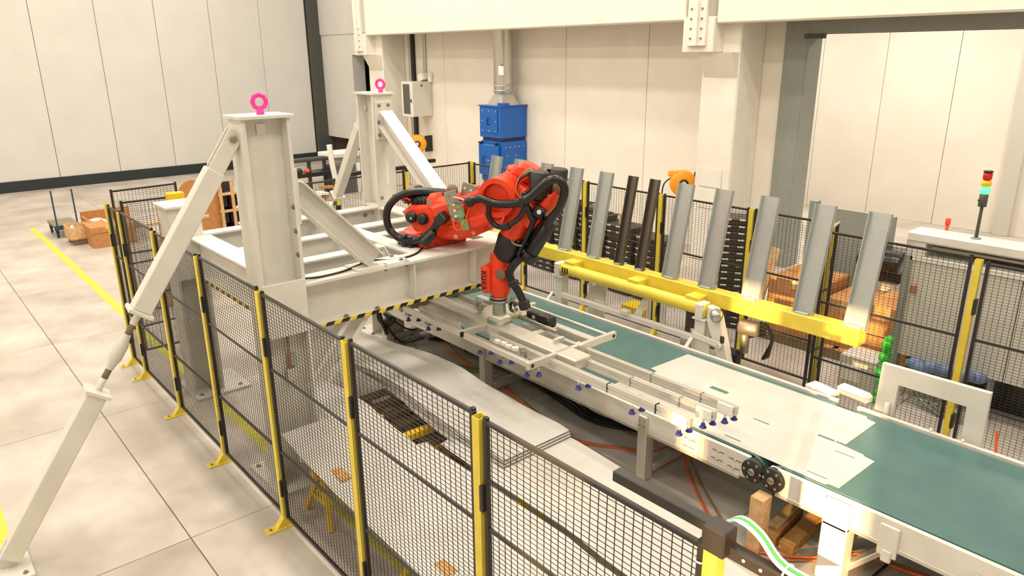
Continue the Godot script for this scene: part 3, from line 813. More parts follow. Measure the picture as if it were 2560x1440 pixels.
func robot() -> void:
	# built in its own frame: x along the reach of the arm, y up, z out of its near flank
	var o := thing("industrial_robot", "red and black industrial robot on the platform, its wrist over the gripper frame", "robot")
	var wx := Basis(V(0.899, 0, 0.438), V(0, 1, 0), V(-0.438, 0, 0.899))
	# fixed base bolted on the platform
	var base := part("base", B.new().box(V(0.05, 2.04, -0.06), V(0.56, 0.12, 0.58), wx, 0.02).cyl(V(0.03, 2.08, -0.03), V(0.03, 2.13, -0.03), 0.3, 0.28, 28), "red", o)
	part("connector_box", B.new().box(V(0.05, 2.04, -0.06) + wx * V(0.02, 0.01, 0.33), V(0.26, 0.14, 0.12), wx, 0.01), "rubber", base)
	for k in 6:
		part("bolt", B.new().box(V(0.05, 2.03, -0.06) + wx * V(0.283, 0, 0.23 - 0.09 * k), V(0.012, 0.03, 0.03), wx, 0.004), "wood_dark", base)
	# rotating column
	var car := part("rotating_column", B.new().extr(pv([[-0.17, 2.36], [-0.02, 2.16], [0.12, 2.09], [0.53, 2.1], [0.72, 2.16], [0.88, 2.235], [0.85, 2.33], [0.62, 2.42], [0.3, 2.48], [-0.05, 2.44]]), at_o(-0.28), 0.5, 0.035), "red", o)
	for p in [[0.505, 2.145, 0.026], [0.715, 2.205, 0.025]]:
		part("cap", B.new().cyl(V(p[0], p[1], 0.21), V(p[0], p[1], 0.228), p[2], -1, 14), "pink_cap", car)
	part("cap", B.new().cyl(V(0.06, 2.15, 0.21), V(0.06, 2.15, 0.226), 0.012, -1, 10), "pink_cap", car)
	# swing motor with its cover and the drive at the rear
	var mo := part("motor_cover", B.new().extr(pv([[0.14, 2.42], [0.14, 2.52], [0.19, 2.58], [0.285, 2.59], [0.3, 2.55], [0.37, 2.545], [0.39, 2.6], [0.45, 2.585], [0.49, 2.49], [0.42, 2.38], [0.25, 2.34]]), at_o(-0.05), 0.27, 0.035), "red_cap", o)
	part("badge", B.new().extr([Vector2(0.034, 0), Vector2(0.024, 0.018), Vector2(0, 0.026), Vector2(-0.024, 0.018), Vector2(-0.034, 0), Vector2(-0.024, -0.018), Vector2(0, -0.026), Vector2(0.024, -0.018)], Transform3D(Basis(), V(0.205, 2.49, 0.215)), 0.01), "alu_dark", mo)
	var mg := part("drive_motor", B.new().cyl(V(0.14, 2.47, 0.1), V(-0.07, 2.48, 0.1), 0.08, -1, 18, 0.01), "rubber", o)
	for k in 3:
		part("fin", B.new().cyl(V(0.13 - 0.05 * k, 2.47, 0.1), V(0.112 - 0.05 * k, 2.47, 0.1), 0.092, -1, 18, 0.004), "rubber", mg)
	part("plug", B.new().cyl(V(-0.07, 2.49, 0.13), V(-0.18, 2.5, 0.13), 0.042, -1, 12, 0.01), "rubber", mg)
	part("warning_tag", B.new().box(V(-0.12, 2.43, 0.2), V(0.07, 0.05, 0.01)), "paper", mg)
	part("red_lead", B.new().tube([V(-0.06, 2.49, 0.18), V(-0.11, 2.52, 0.2), V(-0.15, 2.48, 0.18), V(-0.18, 2.52, 0.18)], 0.012, 6), "red", mg)
	part("lifting_ball", B.new().ball(V(-0.04, 2.58, 0.03), 0.06).cyl(V(-0.04, 2.57, 0.03), V(0.3, 2.55, -0.06), 0.048, -1, 12), "plastic", o)
	var ec: MeshInstance3D
	for p in [[-0.025, 2.32], [0.115, 2.31]]:
		ec = part("end_cap", B.new().cyl(V(p[0], p[1], 0.1), V(p[0], p[1], 0.28), 0.064, -1, 20, 0.02), "plastic", o)
	part("grease_nipple", B.new().cyl(V(-0.005, 2.315, 0.278), V(-0.005, 2.315, 0.288), 0.012, -1, 8), "yellow", ec)
	# link arm with the open bearing ring of the elbow
	var hub := Vector2(1.035, 2.615)
	var poly := pv([[0.22, 2.46], [0.24, 2.34], [0.4, 2.25], [0.82, 2.28], [1.08, 2.41]])
	for k in 11:
		var a := -1.15 + k * 0.27
		poly.append(hub + Vector2(cos(a), sin(a)) * 0.205)
	poly.append_array(pv([[0.86, 2.7], [0.63, 2.61], [0.42, 2.53]]))
	var link := part("link_arm", B.new().extr(poly, at_o(0.06), 0.22, 0.035), "red", o)
	part("flank", B.new().extr(pv([[0.42, 2.25], [0.53, 2.32], [0.93, 2.455], [1.06, 2.43], [1.05, 2.38], [0.81, 2.27]]), at_o(0.2), 0.11, 0.03), "red", link)
	var ax := Basis(V(1, 0, 0), V(0, 0, 1), V(0, -1, 0))   # local y along the frame's z
	part("bearing_ring", B.new().ring(0.15, 0.202, Transform3D(ax, V(hub.x, hub.y, 0.2)), 0.14, 36), "red", link)
	part("bearing_well", B.new().lathe([[0.152, 0.135], [0.146, 0.04], [0.05, 0.035], [0.045, 0.06], [0.0, 0.06]], Transform3D(ax, V(hub.x, hub.y, 0.2)), 32), "red", link)
	part("well_bolt", B.new().cyl(V(1.0, 2.58, 0.23), V(1.0, 2.58, 0.27), 0.022, -1, 8), "plastic", link)
	part("top_lug", B.new().span(V(0.6, 2.58, 0.0), V(0.72, 2.68, 0.16), 0.02), "red", link)
	part("spot", B.new().cyl(V(0.62, 2.4, 0.278), V(0.62, 2.4, 0.284), 0.016, -1, 8), "ink", link)
	part("spot", B.new().cyl(V(0.64, 2.37, 0.278), V(0.64, 2.37, 0.284), 0.011, -1, 8), "ink", link)
	# elbow drive beyond the link arm
	var el := part("elbow_gear", B.new().cyl(V(1.06, 2.62, 0.08), V(1.08, 2.64, -0.22), 0.215, -1, 32, 0.02).cyl(V(1.08, 2.68, 0.0), V(1.17, 2.86, -0.02), 0.15, 0.135, 28, 0.02), "red", o)
	for k in 14:
		var a := TAU * k / 14
		part("bolt", B.new().ball(V(1.155, 2.83, -0.02) + V(cos(a) * 0.9, -0.42 * cos(a), sin(a)) * 0.14, 0.016, 6), "red", el)
	part("motor_block", B.new().extr(pv([[1.1, 2.82], [1.13, 2.9], [1.19, 2.95], [1.27, 2.945], [1.38, 2.89], [1.4, 2.8], [1.3, 2.74]]), at_o(-0.08), 0.22, 0.04), "red", o)
	# forearm: main housing, tapering down to the black collar
	var e0 := V(1.28, 2.6, 0.06)
	var w0 := V(0.97, 1.8, 0.1)
	var fd := (w0 - e0).normalized()
	var fg := B.aim(fd)
	var fx := Transform3D(Basis(fg.x, fd, -fg.y), e0)
	var fa := part("forearm", B.new().lathe([[0.0, -0.12], [0.14, -0.1], [0.185, 0.0], [0.185, 0.14], [0.16, 0.3], [0.142, 0.5], [0.0, 0.5]], fx, 30), "red", o)
	part("rear_wing", B.new().extr(pv([[1.26, 2.64], [1.42, 2.545], [1.63, 2.71], [1.61, 2.56], [1.49, 2.42], [1.36, 2.26], [1.2, 2.4]]), at_o(0.02), 0.22, 0.03), "red", fa)
	part("wing_post", B.new().cyl(V(1.62, 2.66, 0.1), V(1.63, 2.8, 0.1), 0.065, -1, 10), "wood_dark", fa)
	var col := part("collar", B.new().lathe([[0.0, 0.46], [0.148, 0.46], [0.156, 0.49], [0.142, 0.69], [0.112, 0.73], [0.0, 0.73]], fx, 30), "plastic", o)
	part("grip_loop", B.new().tube([V(1.14, 2.19, 0.2), V(1.18, 2.14, 0.24), V(1.26, 2.12, 0.24), V(1.31, 2.13, 0.18)], 0.01, 7), "alu_dark", col)
	part("rest_pad", B.new().ball(V(1.22, 2.15, 0.19), 0.045, 12, V(1.1, 0.6, 0.5)), "ink", col)
	# wrist motors at the back of the forearm
	for p in [[V(1.42, 2.66, 0.16), V(1.45, 2.885, 0.16), 0.1], [V(1.52, 2.66, -0.12), V(1.55, 2.88, -0.12), 0.098]]:
		var m := part("wrist_motor", B.new().cyl(p[0] - V(0, 0.06, 0), p[1], p[2], p[2] * 0.95, 22, 0.014), "plastic", o)
		part("motor_plug", B.new().box(p[1] + V(-0.1, -0.04, 0), V(0.06, 0.07, 0.06)), "rubber", m)
	for k in 3:
		part("motor_lead", B.new().tube([V(1.33, 2.87 - 0.02 * k, 0.18), V(1.24, 2.82 - 0.03 * k, 0.2), V(1.22, 2.7 - 0.02 * k, 0.26), V(1.28, 2.62, 0.28)], 0.009, 6), ["hose_brown", "plastic", "red"][k], o)
	part("connector", B.new().box(V(1.31, 2.87, 0.16), V(0.1, 0.045, 0.045), Basis(V(0, 0, 1), 0.6)), "alu_dark", o)
	# wrist
	var w := part("wrist", B.new().lathe([[0.0, 1.49], [0.088, 1.5], [0.118, 1.58], [0.122, 1.7], [0.112, 1.82], [0.098, 1.98], [0.0, 1.98]], Transform3D(Basis(), V(0.96, 0, 0.1)), 28).box(V(0.97, 1.74, 0.1), V(0.18, 0.26, 0.23), Basis(), 0.05), "red", o)
	part("wrist_hole", B.new().cyl(V(1.02, 1.775, 0.205), V(1.02, 1.775, 0.224), 0.058, -1, 22, 0.004), "wood_dark", w)
	part("drive_cover", B.new().box(V(0.845, 1.7, 0.15), V(0.11, 0.3, 0.2), Basis(), 0.03), "red", w)
	var t := TextMesh.new()
	t.text = "KUKA"
	var sf := SystemFont.new()
	sf.font_names = PackedStringArray(["Droid Sans"])
	sf.font_weight = 600
	t.font = sf
	t.font_size = 32
	t.pixel_size = 0.0026
	t.depth = 0.003
	var tx := MeshInstance3D.new()
	tx.name = "lettering"
	tx.mesh = t
	tx.material_override = M["ink"]
	tx.transform = Transform3D(Basis(V(0, 0, 1), -PI / 2), V(0.84, 1.7, 0.251))
	w.add_child(tx, true)
	part("flange_ring", B.new().cyl(V(0.95, 1.478, 0.1), V(0.95, 1.495, 0.1), 0.1, -1, 26, 0.002), "steel", o)
	part("flange_ring", B.new().cyl(V(0.95, 1.437, 0.1), V(0.95, 1.46, 0.1), 0.112, -1, 26, 0.003), "steel", o)
	part("flange_gap", B.new().cyl(V(0.95, 1.458, 0.1), V(0.95, 1.48, 0.1), 0.094, -1, 24), "rubber", o)
	# cable plate on the flank of the link arm
	var pl := part("valve_plate", B.new().box(V(0.55, 2.5, 0.33), V(0.15, 0.32, 0.012), Basis(V(0, 0, 1), 0.3)), "alu_dark", o)
	part("valve_plate_wing", B.new().box(V(0.68, 2.63, 0.24), V(0.17, 0.2, 0.012), Basis(V(0, 0, 1), -0.25)), "alu_dark", pl)
	for p in [[0.64, 2.68], [0.71, 2.66], [0.7, 2.58]]:
		part("hole", B.new().cyl(V(p[0], p[1], 0.245), V(p[0], p[1], 0.249), 0.012, -1, 10), "paper", pl)
	for p in [[0.5, 2.6], [0.53, 2.39], [0.57, 2.37], [0.49, 2.5]]:
		part("hole", B.new().cyl(V(p[0], p[1], 0.335), V(p[0], p[1], 0.339), 0.01, -1, 8), "wood_dark", pl)
	part("valve_block", B.new().box(V(0.63, 2.47, 0.35), V(0.09, 0.16, 0.03), Basis(V(0, 0, 1), 0.2)), "pcb", pl)
	part("valve_block", B.new().box(V(0.67, 2.31, 0.33), V(0.09, 0.12, 0.012), Basis(V(0, 0, 1), 0.2)), "pcb", pl)
	for k in 3:
		part("fitting", B.new().cyl(V(0.57 + 0.01 * k, 2.52 - 0.06 * k, 0.33), V(0.57 + 0.01 * k, 2.52 - 0.06 * k, 0.375), 0.016, -1, 8), "yellow" if k == 0 else "cable_grey", pl)
	part("knob", B.new().ball(V(0.47, 2.64, 0.2), 0.062), "wood_dark", o)
	for k in 3:
		part("air_line", B.new().tube([V(0.56, 2.6 - 0.06 * k, 0.36), V(0.65, 2.6 - 0.05 * k, 0.39), V(0.72, 2.58 - 0.01 * k, 0.4), V(0.78, 2.575, 0.38)], 0.006, 6), ["cable_grey", "cup_blue", "hose_orange"][k], o)
	part("air_line", B.new().tube([V(0.57, 2.4, 0.36), V(0.57, 2.29, 0.38), V(0.63, 2.26, 0.38), V(0.7, 2.36, 0.38), V(0.76, 2.52, 0.38)], 0.007, 6), "hose_orange", o)
	# thick energy hoses
	part("energy_hose", B.new().tube(path3([[0.3, 2.56, 0.06], [0.06, 2.585, 0.12], [-0.15, 2.55, 0.22], [-0.27, 2.43, 0.29], [-0.3, 2.28, 0.3], [-0.25, 2.15, 0.3], [-0.1, 2.07, 0.3], [0.09, 2.09, 0.31], [0.27, 2.2, 0.33], [0.37, 2.33, 0.34]]), 0.041, 14, 8, 0.05), "rubber", o)
	part("hose_clamp", B.new().box(V(-0.08, 2.07, 0.3), V(0.05, 0.12, 0.11), Basis(), 0.012), "plastic", o)
	part("clamp_foot", B.new().span(V(-0.12, 1.985, 0.2), V(-0.02, 2.04, 0.33), 0.006), "plastic", o)
	part("hose_clamp", B.new().box(V(0.41, 2.36, 0.34), V(0.12, 0.11, 0.12), Basis(V(0, 0, 1), 0.8), 0.012), "plastic", o)
	part("hose_guide", B.new().cyl(V(0.34, 2.22, 0.38), V(0.2, 2.07, 0.4), 0.046, 0.05, 14, 0.02), "rubber", o)
	part("energy_hose", B.new().tube(path3([[0.76, 2.575, 0.38], [0.9, 2.61, 0.39], [1.08, 2.575, 0.4], [1.3, 2.6, 0.4], [1.44, 2.67, 0.39], [1.6, 2.82, 0.37], [1.7, 2.84, 0.34], [1.76, 2.75, 0.32], [1.71, 2.57, 0.3], [1.61, 2.44, 0.28], [1.56, 2.36, 0.26]]), 0.041, 14, 8, 0.05), "rubber", o)
	part("hose_end", B.new().ball(V(0.76, 2.57, 0.38), 0.058, 14), "rubber", o)
	part("hose_clamp", B.new().box(V(1.35, 2.61, 0.39), V(0.045, 0.11, 0.11), Basis(), 0.01).box(V(1.35, 2.68, 0.3), V(0.05, 0.05, 0.14), Basis(), 0.008), "plastic", o)
	part("branch_hose", B.new().tube(path3([[0.98, 2.57, 0.38], [0.96, 2.43, 0.36], [1.03, 2.34, 0.35], [1.13, 2.33, 0.34], [1.26, 2.41, 0.32], [1.34, 2.52, 0.34], [1.36, 2.6, 0.36]]), 0.026, 10, 8, 0.05), "rubber", o)
	part("branch_clamp", B.new().box(V(1.14, 2.33, 0.34), V(0.09, 0.07, 0.08), Basis(V(0, 0, 1), 0.3), 0.01), "plastic", o)
	part("hose_retractor", B.new().cyl(V(1.57, 2.38, 0.2), V(1.34, 1.99, 0.2), 0.07, -1, 20, 0.012).cyl(V(1.585, 2.4, 0.2), V(1.55, 2.34, 0.2), 0.084, -1, 18).cyl(V(1.37, 2.04, 0.2), V(1.32, 1.955, 0.2), 0.082, -1, 18), "rubber", o)
	part("retractor_rod", B.new().cyl(V(1.43, 2.44, 0.24), V(1.22, 2.0, 0.2), 0.028, -1, 10), "rubber", o)
	part("retractor_plate", B.new().extr(pv([[1.4, 2.38], [1.52, 2.4], [1.34, 2.02], [1.22, 2.06]]), at_o(0.1), 0.04, 0.006), "rubber", o)
	part("swivel", B.new().box(V(1.47, 2.49, 0.24), V(0.13, 0.12, 0.12), Basis(V(0, 0, 1), -0.5), 0.02), "rubber", o)
	part("swivel_cap", B.new().cyl(V(1.49, 2.5, 0.3), V(1.49, 2.5, 0.312), 0.024, -1, 14), "paper", o)
	part("upper_hose", B.new().tube(path3([[1.36, 2.58, 0.34], [1.38, 2.5, 0.3], [1.4, 2.42, 0.26]]), 0.036, 10), "rubber", o)
	part("drop_hose", B.new().tube(path3([[1.27, 2.0, 0.16], [1.17, 1.9, 0.18], [1.12, 1.8, 0.2], [1.15, 1.7, 0.2], [1.21, 1.6, 0.18], [1.27, 1.46, 0.16]]), 0.042, 12, 8, 0.06), "rubber", o)
	part("drop_clamp", B.new().box(V(1.16, 1.69, 0.2), V(0.1, 0.06, 0.1), Basis(V(0, 0, 1), 0.4), 0.012), "plastic", o)
	part("drop_clamp", B.new().box(V(1.27, 1.45, 0.16), V(0.1, 0.1, 0.1), Basis(V(0, 0, 1), 0.3), 0.012), "plastic", o)
	part("wrist_bracket", B.new().cyl(V(1.24, 1.47, 0.16), V(1.1, 1.49, 0.14), 0.02, -1, 10), "steel", o)
	for c in o.get_children(): c.position.y -= 1.985
	o.transform = Transform3D(Basis(V(0.89877, 0, -0.43842), V(0, 1, 0), V(0.43842, 0, 0.89877)), V(-6.72, 1.985, -4.5))

# ---------------------------------------------------------------- gripper

func suction_cup(p: Vector3, parent: Node) -> void:
	# p: foot of the cup
	var c := part("suction_cup", B.new().lathe([[0.0, 0.012], [0.03, 0.0], [0.032, 0.006], [0.018, 0.022], [0.02, 0.032], [0.011, 0.046], [0.0, 0.046]], Transform3D(Basis(), p), 14), "cup_blue", parent)
	part("stem", B.new().cyl(p + V(0, 0.044, 0), p + V(0, 0.085, 0), 0.009, -1, 8), "alu", c)

func gripper() -> void:
	var o := thing("gripper_frame", "large aluminium suction gripper frame hanging from the robot over the conveyor", "gripper")
	part("adapter", B.new().lathe([[0.0, 1.2], [0.14, 1.2], [0.14, 1.225], [0.078, 1.235], [0.072, 1.425], [0.11, 1.436], [0.0, 1.436]], Transform3D(Basis(), V(-5.823, 0, -4.826)), 26), "adapter", o)
	part("main_beam", B.new().span(V(-7.560, 1.088, -4.890), V(-4.499, 1.200, -4.667), 0.012), "alu", o)
	part("main_beam", B.new().span(V(-6.720, 1.107, -5.282), V(-4.760, 1.191, -5.189), 0.008), "alu", o)
	part("web_plate", B.new().span(V(-6.300, 1.186, -5.208), V(-5.786, 1.203, -4.760), 0.003), "alu", o)
	for s in [[-7.02, -5.86], [-5.805, -4.797]]:
		var t := part("front_tube", B.new().span(V(s[0], 1.13, -4.358), V(s[1], 1.195, -4.312), 0.006), "alu", o)
		part("tube_cap", B.new().span(V(s[1] - 0.004, 1.133, -4.355), V(s[1] + 0.012, 1.192, -4.308), 0.004), "rubber", t)
	part("rear_rod", B.new().cyl(V(-6.953, 1.177, -5.441), V(-4.778, 1.177, -5.441), 0.018, -1, 12), "alu", o)
	var e := part("end_bar", B.new().span(V(-4.797, 1.121, -5.544), V(-4.750, 1.200, -4.293), 0.006), "alu", o)
	for z in [-4.34, -5.5]:
		part("bar_plug", B.new().cyl(V(-4.75, 1.16, z), V(-4.744, 1.16, z), 0.02, -1, 14), "rubber", e)
	part("end_bar", B.new().span(V(-7.037, 1.121, -5.544), V(-6.990, 1.200, -4.293), 0.006), "alu_dark", o)
	part("cross_bar", B.new().span(V(-5.898, 1.121, -4.667), V(-5.852, 1.200, -4.340), 0.006), "alu", o)
	part("cross_bar", B.new().span(V(-6.066, 1.121, -5.553), V(-6.010, 1.200, -5.189), 0.006), "alu", o)
	part("cross_bar", B.new().span(V(-5.366, 1.111, -5.208), V(-5.292, 1.191, -4.872), 0.006), "alu", o)
	part("end_plate", B.new().span(V(-4.965, 1.191, -4.946), V(-4.928, 1.247, -4.816), 0.003), "alu", o)
	part("clamp_block", B.new().span(V(-4.816, 1.069, -5.040), V(-4.722, 1.209, -4.965), 0.006), "alu", o)
	# long profile rails with suction cups at their ends
	var rail := [[-5.69, -3.117, -4.6], [-5.69, -3.06, -4.853], [-5.69, -2.987, -5.06], [-6.95, -6.18, -4.54], [-7.47, -6.44, -4.985], [-7.47, -6.25, -5.152]]
	for k in rail.size():
		var x0: float = rail[k][0]
		var x1: float = rail[k][1]
		var z: float = rail[k][2]
		var r := part("rail", B.new().prof([Vector2(-0.025, 0), Vector2(0.025, 0), Vector2(0.025, 0.03), Vector2(0.018, 0.033), Vector2(0.018, 0.045), Vector2(0.025, 0.048), Vector2(0.025, 0.085), Vector2(0.008, 0.085), Vector2(0.006, 0.078), Vector2(-0.006, 0.078), Vector2(-0.008, 0.085), Vector2(-0.025, 0.085), Vector2(-0.025, 0.048), Vector2(-0.018, 0.045), Vector2(-0.018, 0.033), Vector2(-0.025, 0.03)], V(x0, 1.072, z), V(x1, 1.072, z)), "alu", o)
		part("rail_cap", B.new().span(V(x1 - 0.002, 1.073, z - 0.024), V(x1 + 0.008, 1.156, z + 0.024), 0.003), "cabinet", r)
		if k < 3:
			part("holder_plate", B.new().span(V(x1 - 0.16, 1.057, z + 0.025), V(x1 - 0.01, 1.157, z + 0.045), 0.004), "paper", r)
			suction_cup(V(x1 - 0.07, 0.992, z + 0.05), r)
			suction_cup(V(x1 - 0.05, 0.992, z - 0.06), r)
			part("rail_joint", B.new().span(V(x1 - 0.35, 1.069, z - 0.028), V(x1 - 0.335, 1.160, z + 0.028), 0.002), "plastic" if k == 0 else "alu_dark", r)
			part("rail_joint", B.new().span(V(x1 - 0.9, 1.069, z - 0.028), V(x1 - 0.888, 1.160, z + 0.028), 0.002), "plastic" if k == 0 else "alu_dark", r)
			for q in 3:
				part("rail_bracket", B.new().span(V(x1 - 0.6 - 0.45 * q, 1.069, z - 0.07), V(x1 - 0.55 - 0.45 * q, 1.137, z - 0.026), 0.004), "alu_dark", r)
			if k == 0:
				for x in [-3.69, -4.34]:
					suction_cup(V(x, 0.992, z + 0.05), r)
					suction_cup(V(x + 0.02, 0.992, z - 0.06), r)
	for x in [-6.96, -6.55, -5.6, -5.27, -4.86]:
		part("cup_bracket", B.new().span(V(x - 0.04, 1.069, -4.405), V(x + 0.04, 1.135, -4.349), 0.004), "alu_dark", o)
		suction_cup(V(x - 0.03, 0.992, -4.39), o)
		suction_cup(V(x + 0.05, 0.992, -4.48), o)
	# drive, valve block and hoses on the frame
	var mo := part("drive_unit", B.new().box(V(-5.394, 1.247, -5.133), V(0.19, 0.11, 0.15), Basis(), 0.02).cyl(V(-5.394, 1.275, -5.133), V(-5.394, 1.312, -5.133), 0.07, 0.05, 16, 0.01), "rubber", o)
	part("drive_neck", B.new().box(V(-5.581, 1.247, -5.152), V(0.24, 0.08, 0.09), Basis(), 0.015), "plastic", mo)
	part("drive_label", B.new().box(V(-5.572, 1.247, -5.105), V(0.04, 0.03, 0.006), Basis(), 0.0), "paper", mo)
	part("screw_spindle", B.new().cyl(V(-5.740, 1.219, -5.040), V(-5.133, 1.219, -5.040), 0.022, -1, 10), "steel", o)
	var vb := part("valve_box", B.new().span(V(-5.880, 1.200, -4.872), V(-5.693, 1.275, -4.722), 0.008), "cabinet", o)
	part("valve_lid", B.new().span(V(-5.884, 1.270, -4.876), V(-5.688, 1.284, -4.718), 0.005), "paper", vb)
	var coil := func(c: Vector3, r: float, n: int, m: String) -> void:
		var p := []
		for k in n * 8 + 1:
			p.append(c + V(cos(TAU * k / 8) * r * (0.8 + 0.03 * (k % 5)), sin(TAU * k / 8) * r, -0.012 * k / 8.0 + 0.004 * (k % 3)))
		part("hose_loop", B.new().tube(p, 0.006, 6, 3), m, o)
	coil.call(V(-6.253, 1.284, -4.853), 0.055, 5, "cable_grey")
	coil.call(V(-6.178, 1.275, -4.816), 0.05, 4, "adapter")
	coil.call(V(-5.880, 1.293, -5.058), 0.06, 4, "plastic")
	coil.call(V(-5.786, 1.275, -5.040), 0.05, 3, "cable_grey")
	part("hose_loop", B.new().tube([V(-5.917, 1.219, -5.338), V(-5.861, 1.293, -5.282), V(-5.805, 1.219, -5.133), V(-5.740, 1.247, -5.058), V(-5.833, 1.200, -4.984)], 0.01, 7), "line_yellow", o)
	part("hose_loop", B.new().tube([V(-5.908, 1.219, -5.320), V(-5.786, 1.237, -5.226), V(-5.646, 1.256, -5.180), V(-5.553, 1.237, -5.133)], 0.014, 7), "hose_brown", o)
	for k in 4:
		part("valve", B.new().box(V(-5.5 + 0.09 * k, 1.135, -4.53 - 0.01 * (k % 2)), V(0.07, 0.04, 0.05), Basis(V(0, 1, 0), 0.2 * k), 0.006), "paper", o)
	part("air_cylinder", B.new().cyl(V(-5.058, 1.107, -4.499), V(-5.058, 1.191, -4.499), 0.035, -1, 14), "steel", o)

# ---------------------------------------------------------------- conveyors

func conveyor(x0: float, x1: float, label: String, slots: bool) -> Node3D:
	var o := thing("belt_conveyor", label, "conveyor")
	part("belt", B.new().span(V(x0 + 0.1, 0.725, -6.57), V(x1 - 0.1, 0.748, -5.11), 0.004).span(V(x0 + 0.1, 0.54, -6.56), V(x1 - 0.1, 0.56, -5.12), 0.0).cyl(V(x0 + 0.11, 0.644, -6.57), V(x0 + 0.11, 0.644, -5.11), 0.104, -1, 28).cyl(V(x1 - 0.11, 0.644, -6.57), V(x1 - 0.11, 0.644, -5.11), 0.104, -1, 28), "belt", o)
	part("bed", B.new().span(V(x0 + 0.2, 0.57, -6.58), V(x1 - 0.2, 0.72, -5.1), 0.0), "alu_dark", o)
	var near := part("side_plate", B.new().span(V(x0 + 0.03, 0.53, -5.1), V(x1 - 0.12, 0.742, -5.06), 0.004), "white", o)
	part("side_plate", B.new().span(V(x0 + 0.03, 0.53, -6.64), V(x1 - 0.12, 0.765, -6.6), 0.004), "white", o)
	part("rail_strip", B.new().span(V(x0 + 0.1, 0.5, -5.1), V(x1 - 0.2, 0.535, -5.05), 0.003), "alu", o)
	for x in ([x1 - 0.07] if slots else [x0 + 0.07]):
		var d := part("roller_flange", B.new().cyl(V(x, 0.64, -5.08), V(x, 0.64, -5.03), 0.105, -1, 28, 0.006), "black", o)
		part("shaft_end", B.new().cyl(V(x, 0.64, -5.03), V(x, 0.64, -5.01), 0.032, -1, 16), "steel", d)
		for k in 6:
			part("bolt", B.new().cyl(V(x + cos(TAU * k / 6) * 0.075, 0.64 + sin(TAU * k / 6) * 0.075, -5.032), V(x + cos(TAU * k / 6) * 0.075, 0.64 + sin(TAU * k / 6) * 0.075, -5.022), 0.013, -1, 10), "steel", d)
	if slots:
		for p in [[-3.12, 0.67], [-3.13, 0.59], [-2.95, 0.66], [-2.96, 0.58], [-3.42, 0.66], [-3.43, 0.58]]:
			var s := part("slot", B.new().span(V(p[0] - 0.06, p[1] - 0.004, -5.062), V(p[0] + 0.06, p[1] + 0.004, -5.057), 0.0), "wood_dark", near)
			part("clamp_screw", B.new().cyl(V(p[0], p[1], -5.06), V(p[0], p[1], -5.045), 0.012, -1, 10), "alu", s)
	return o

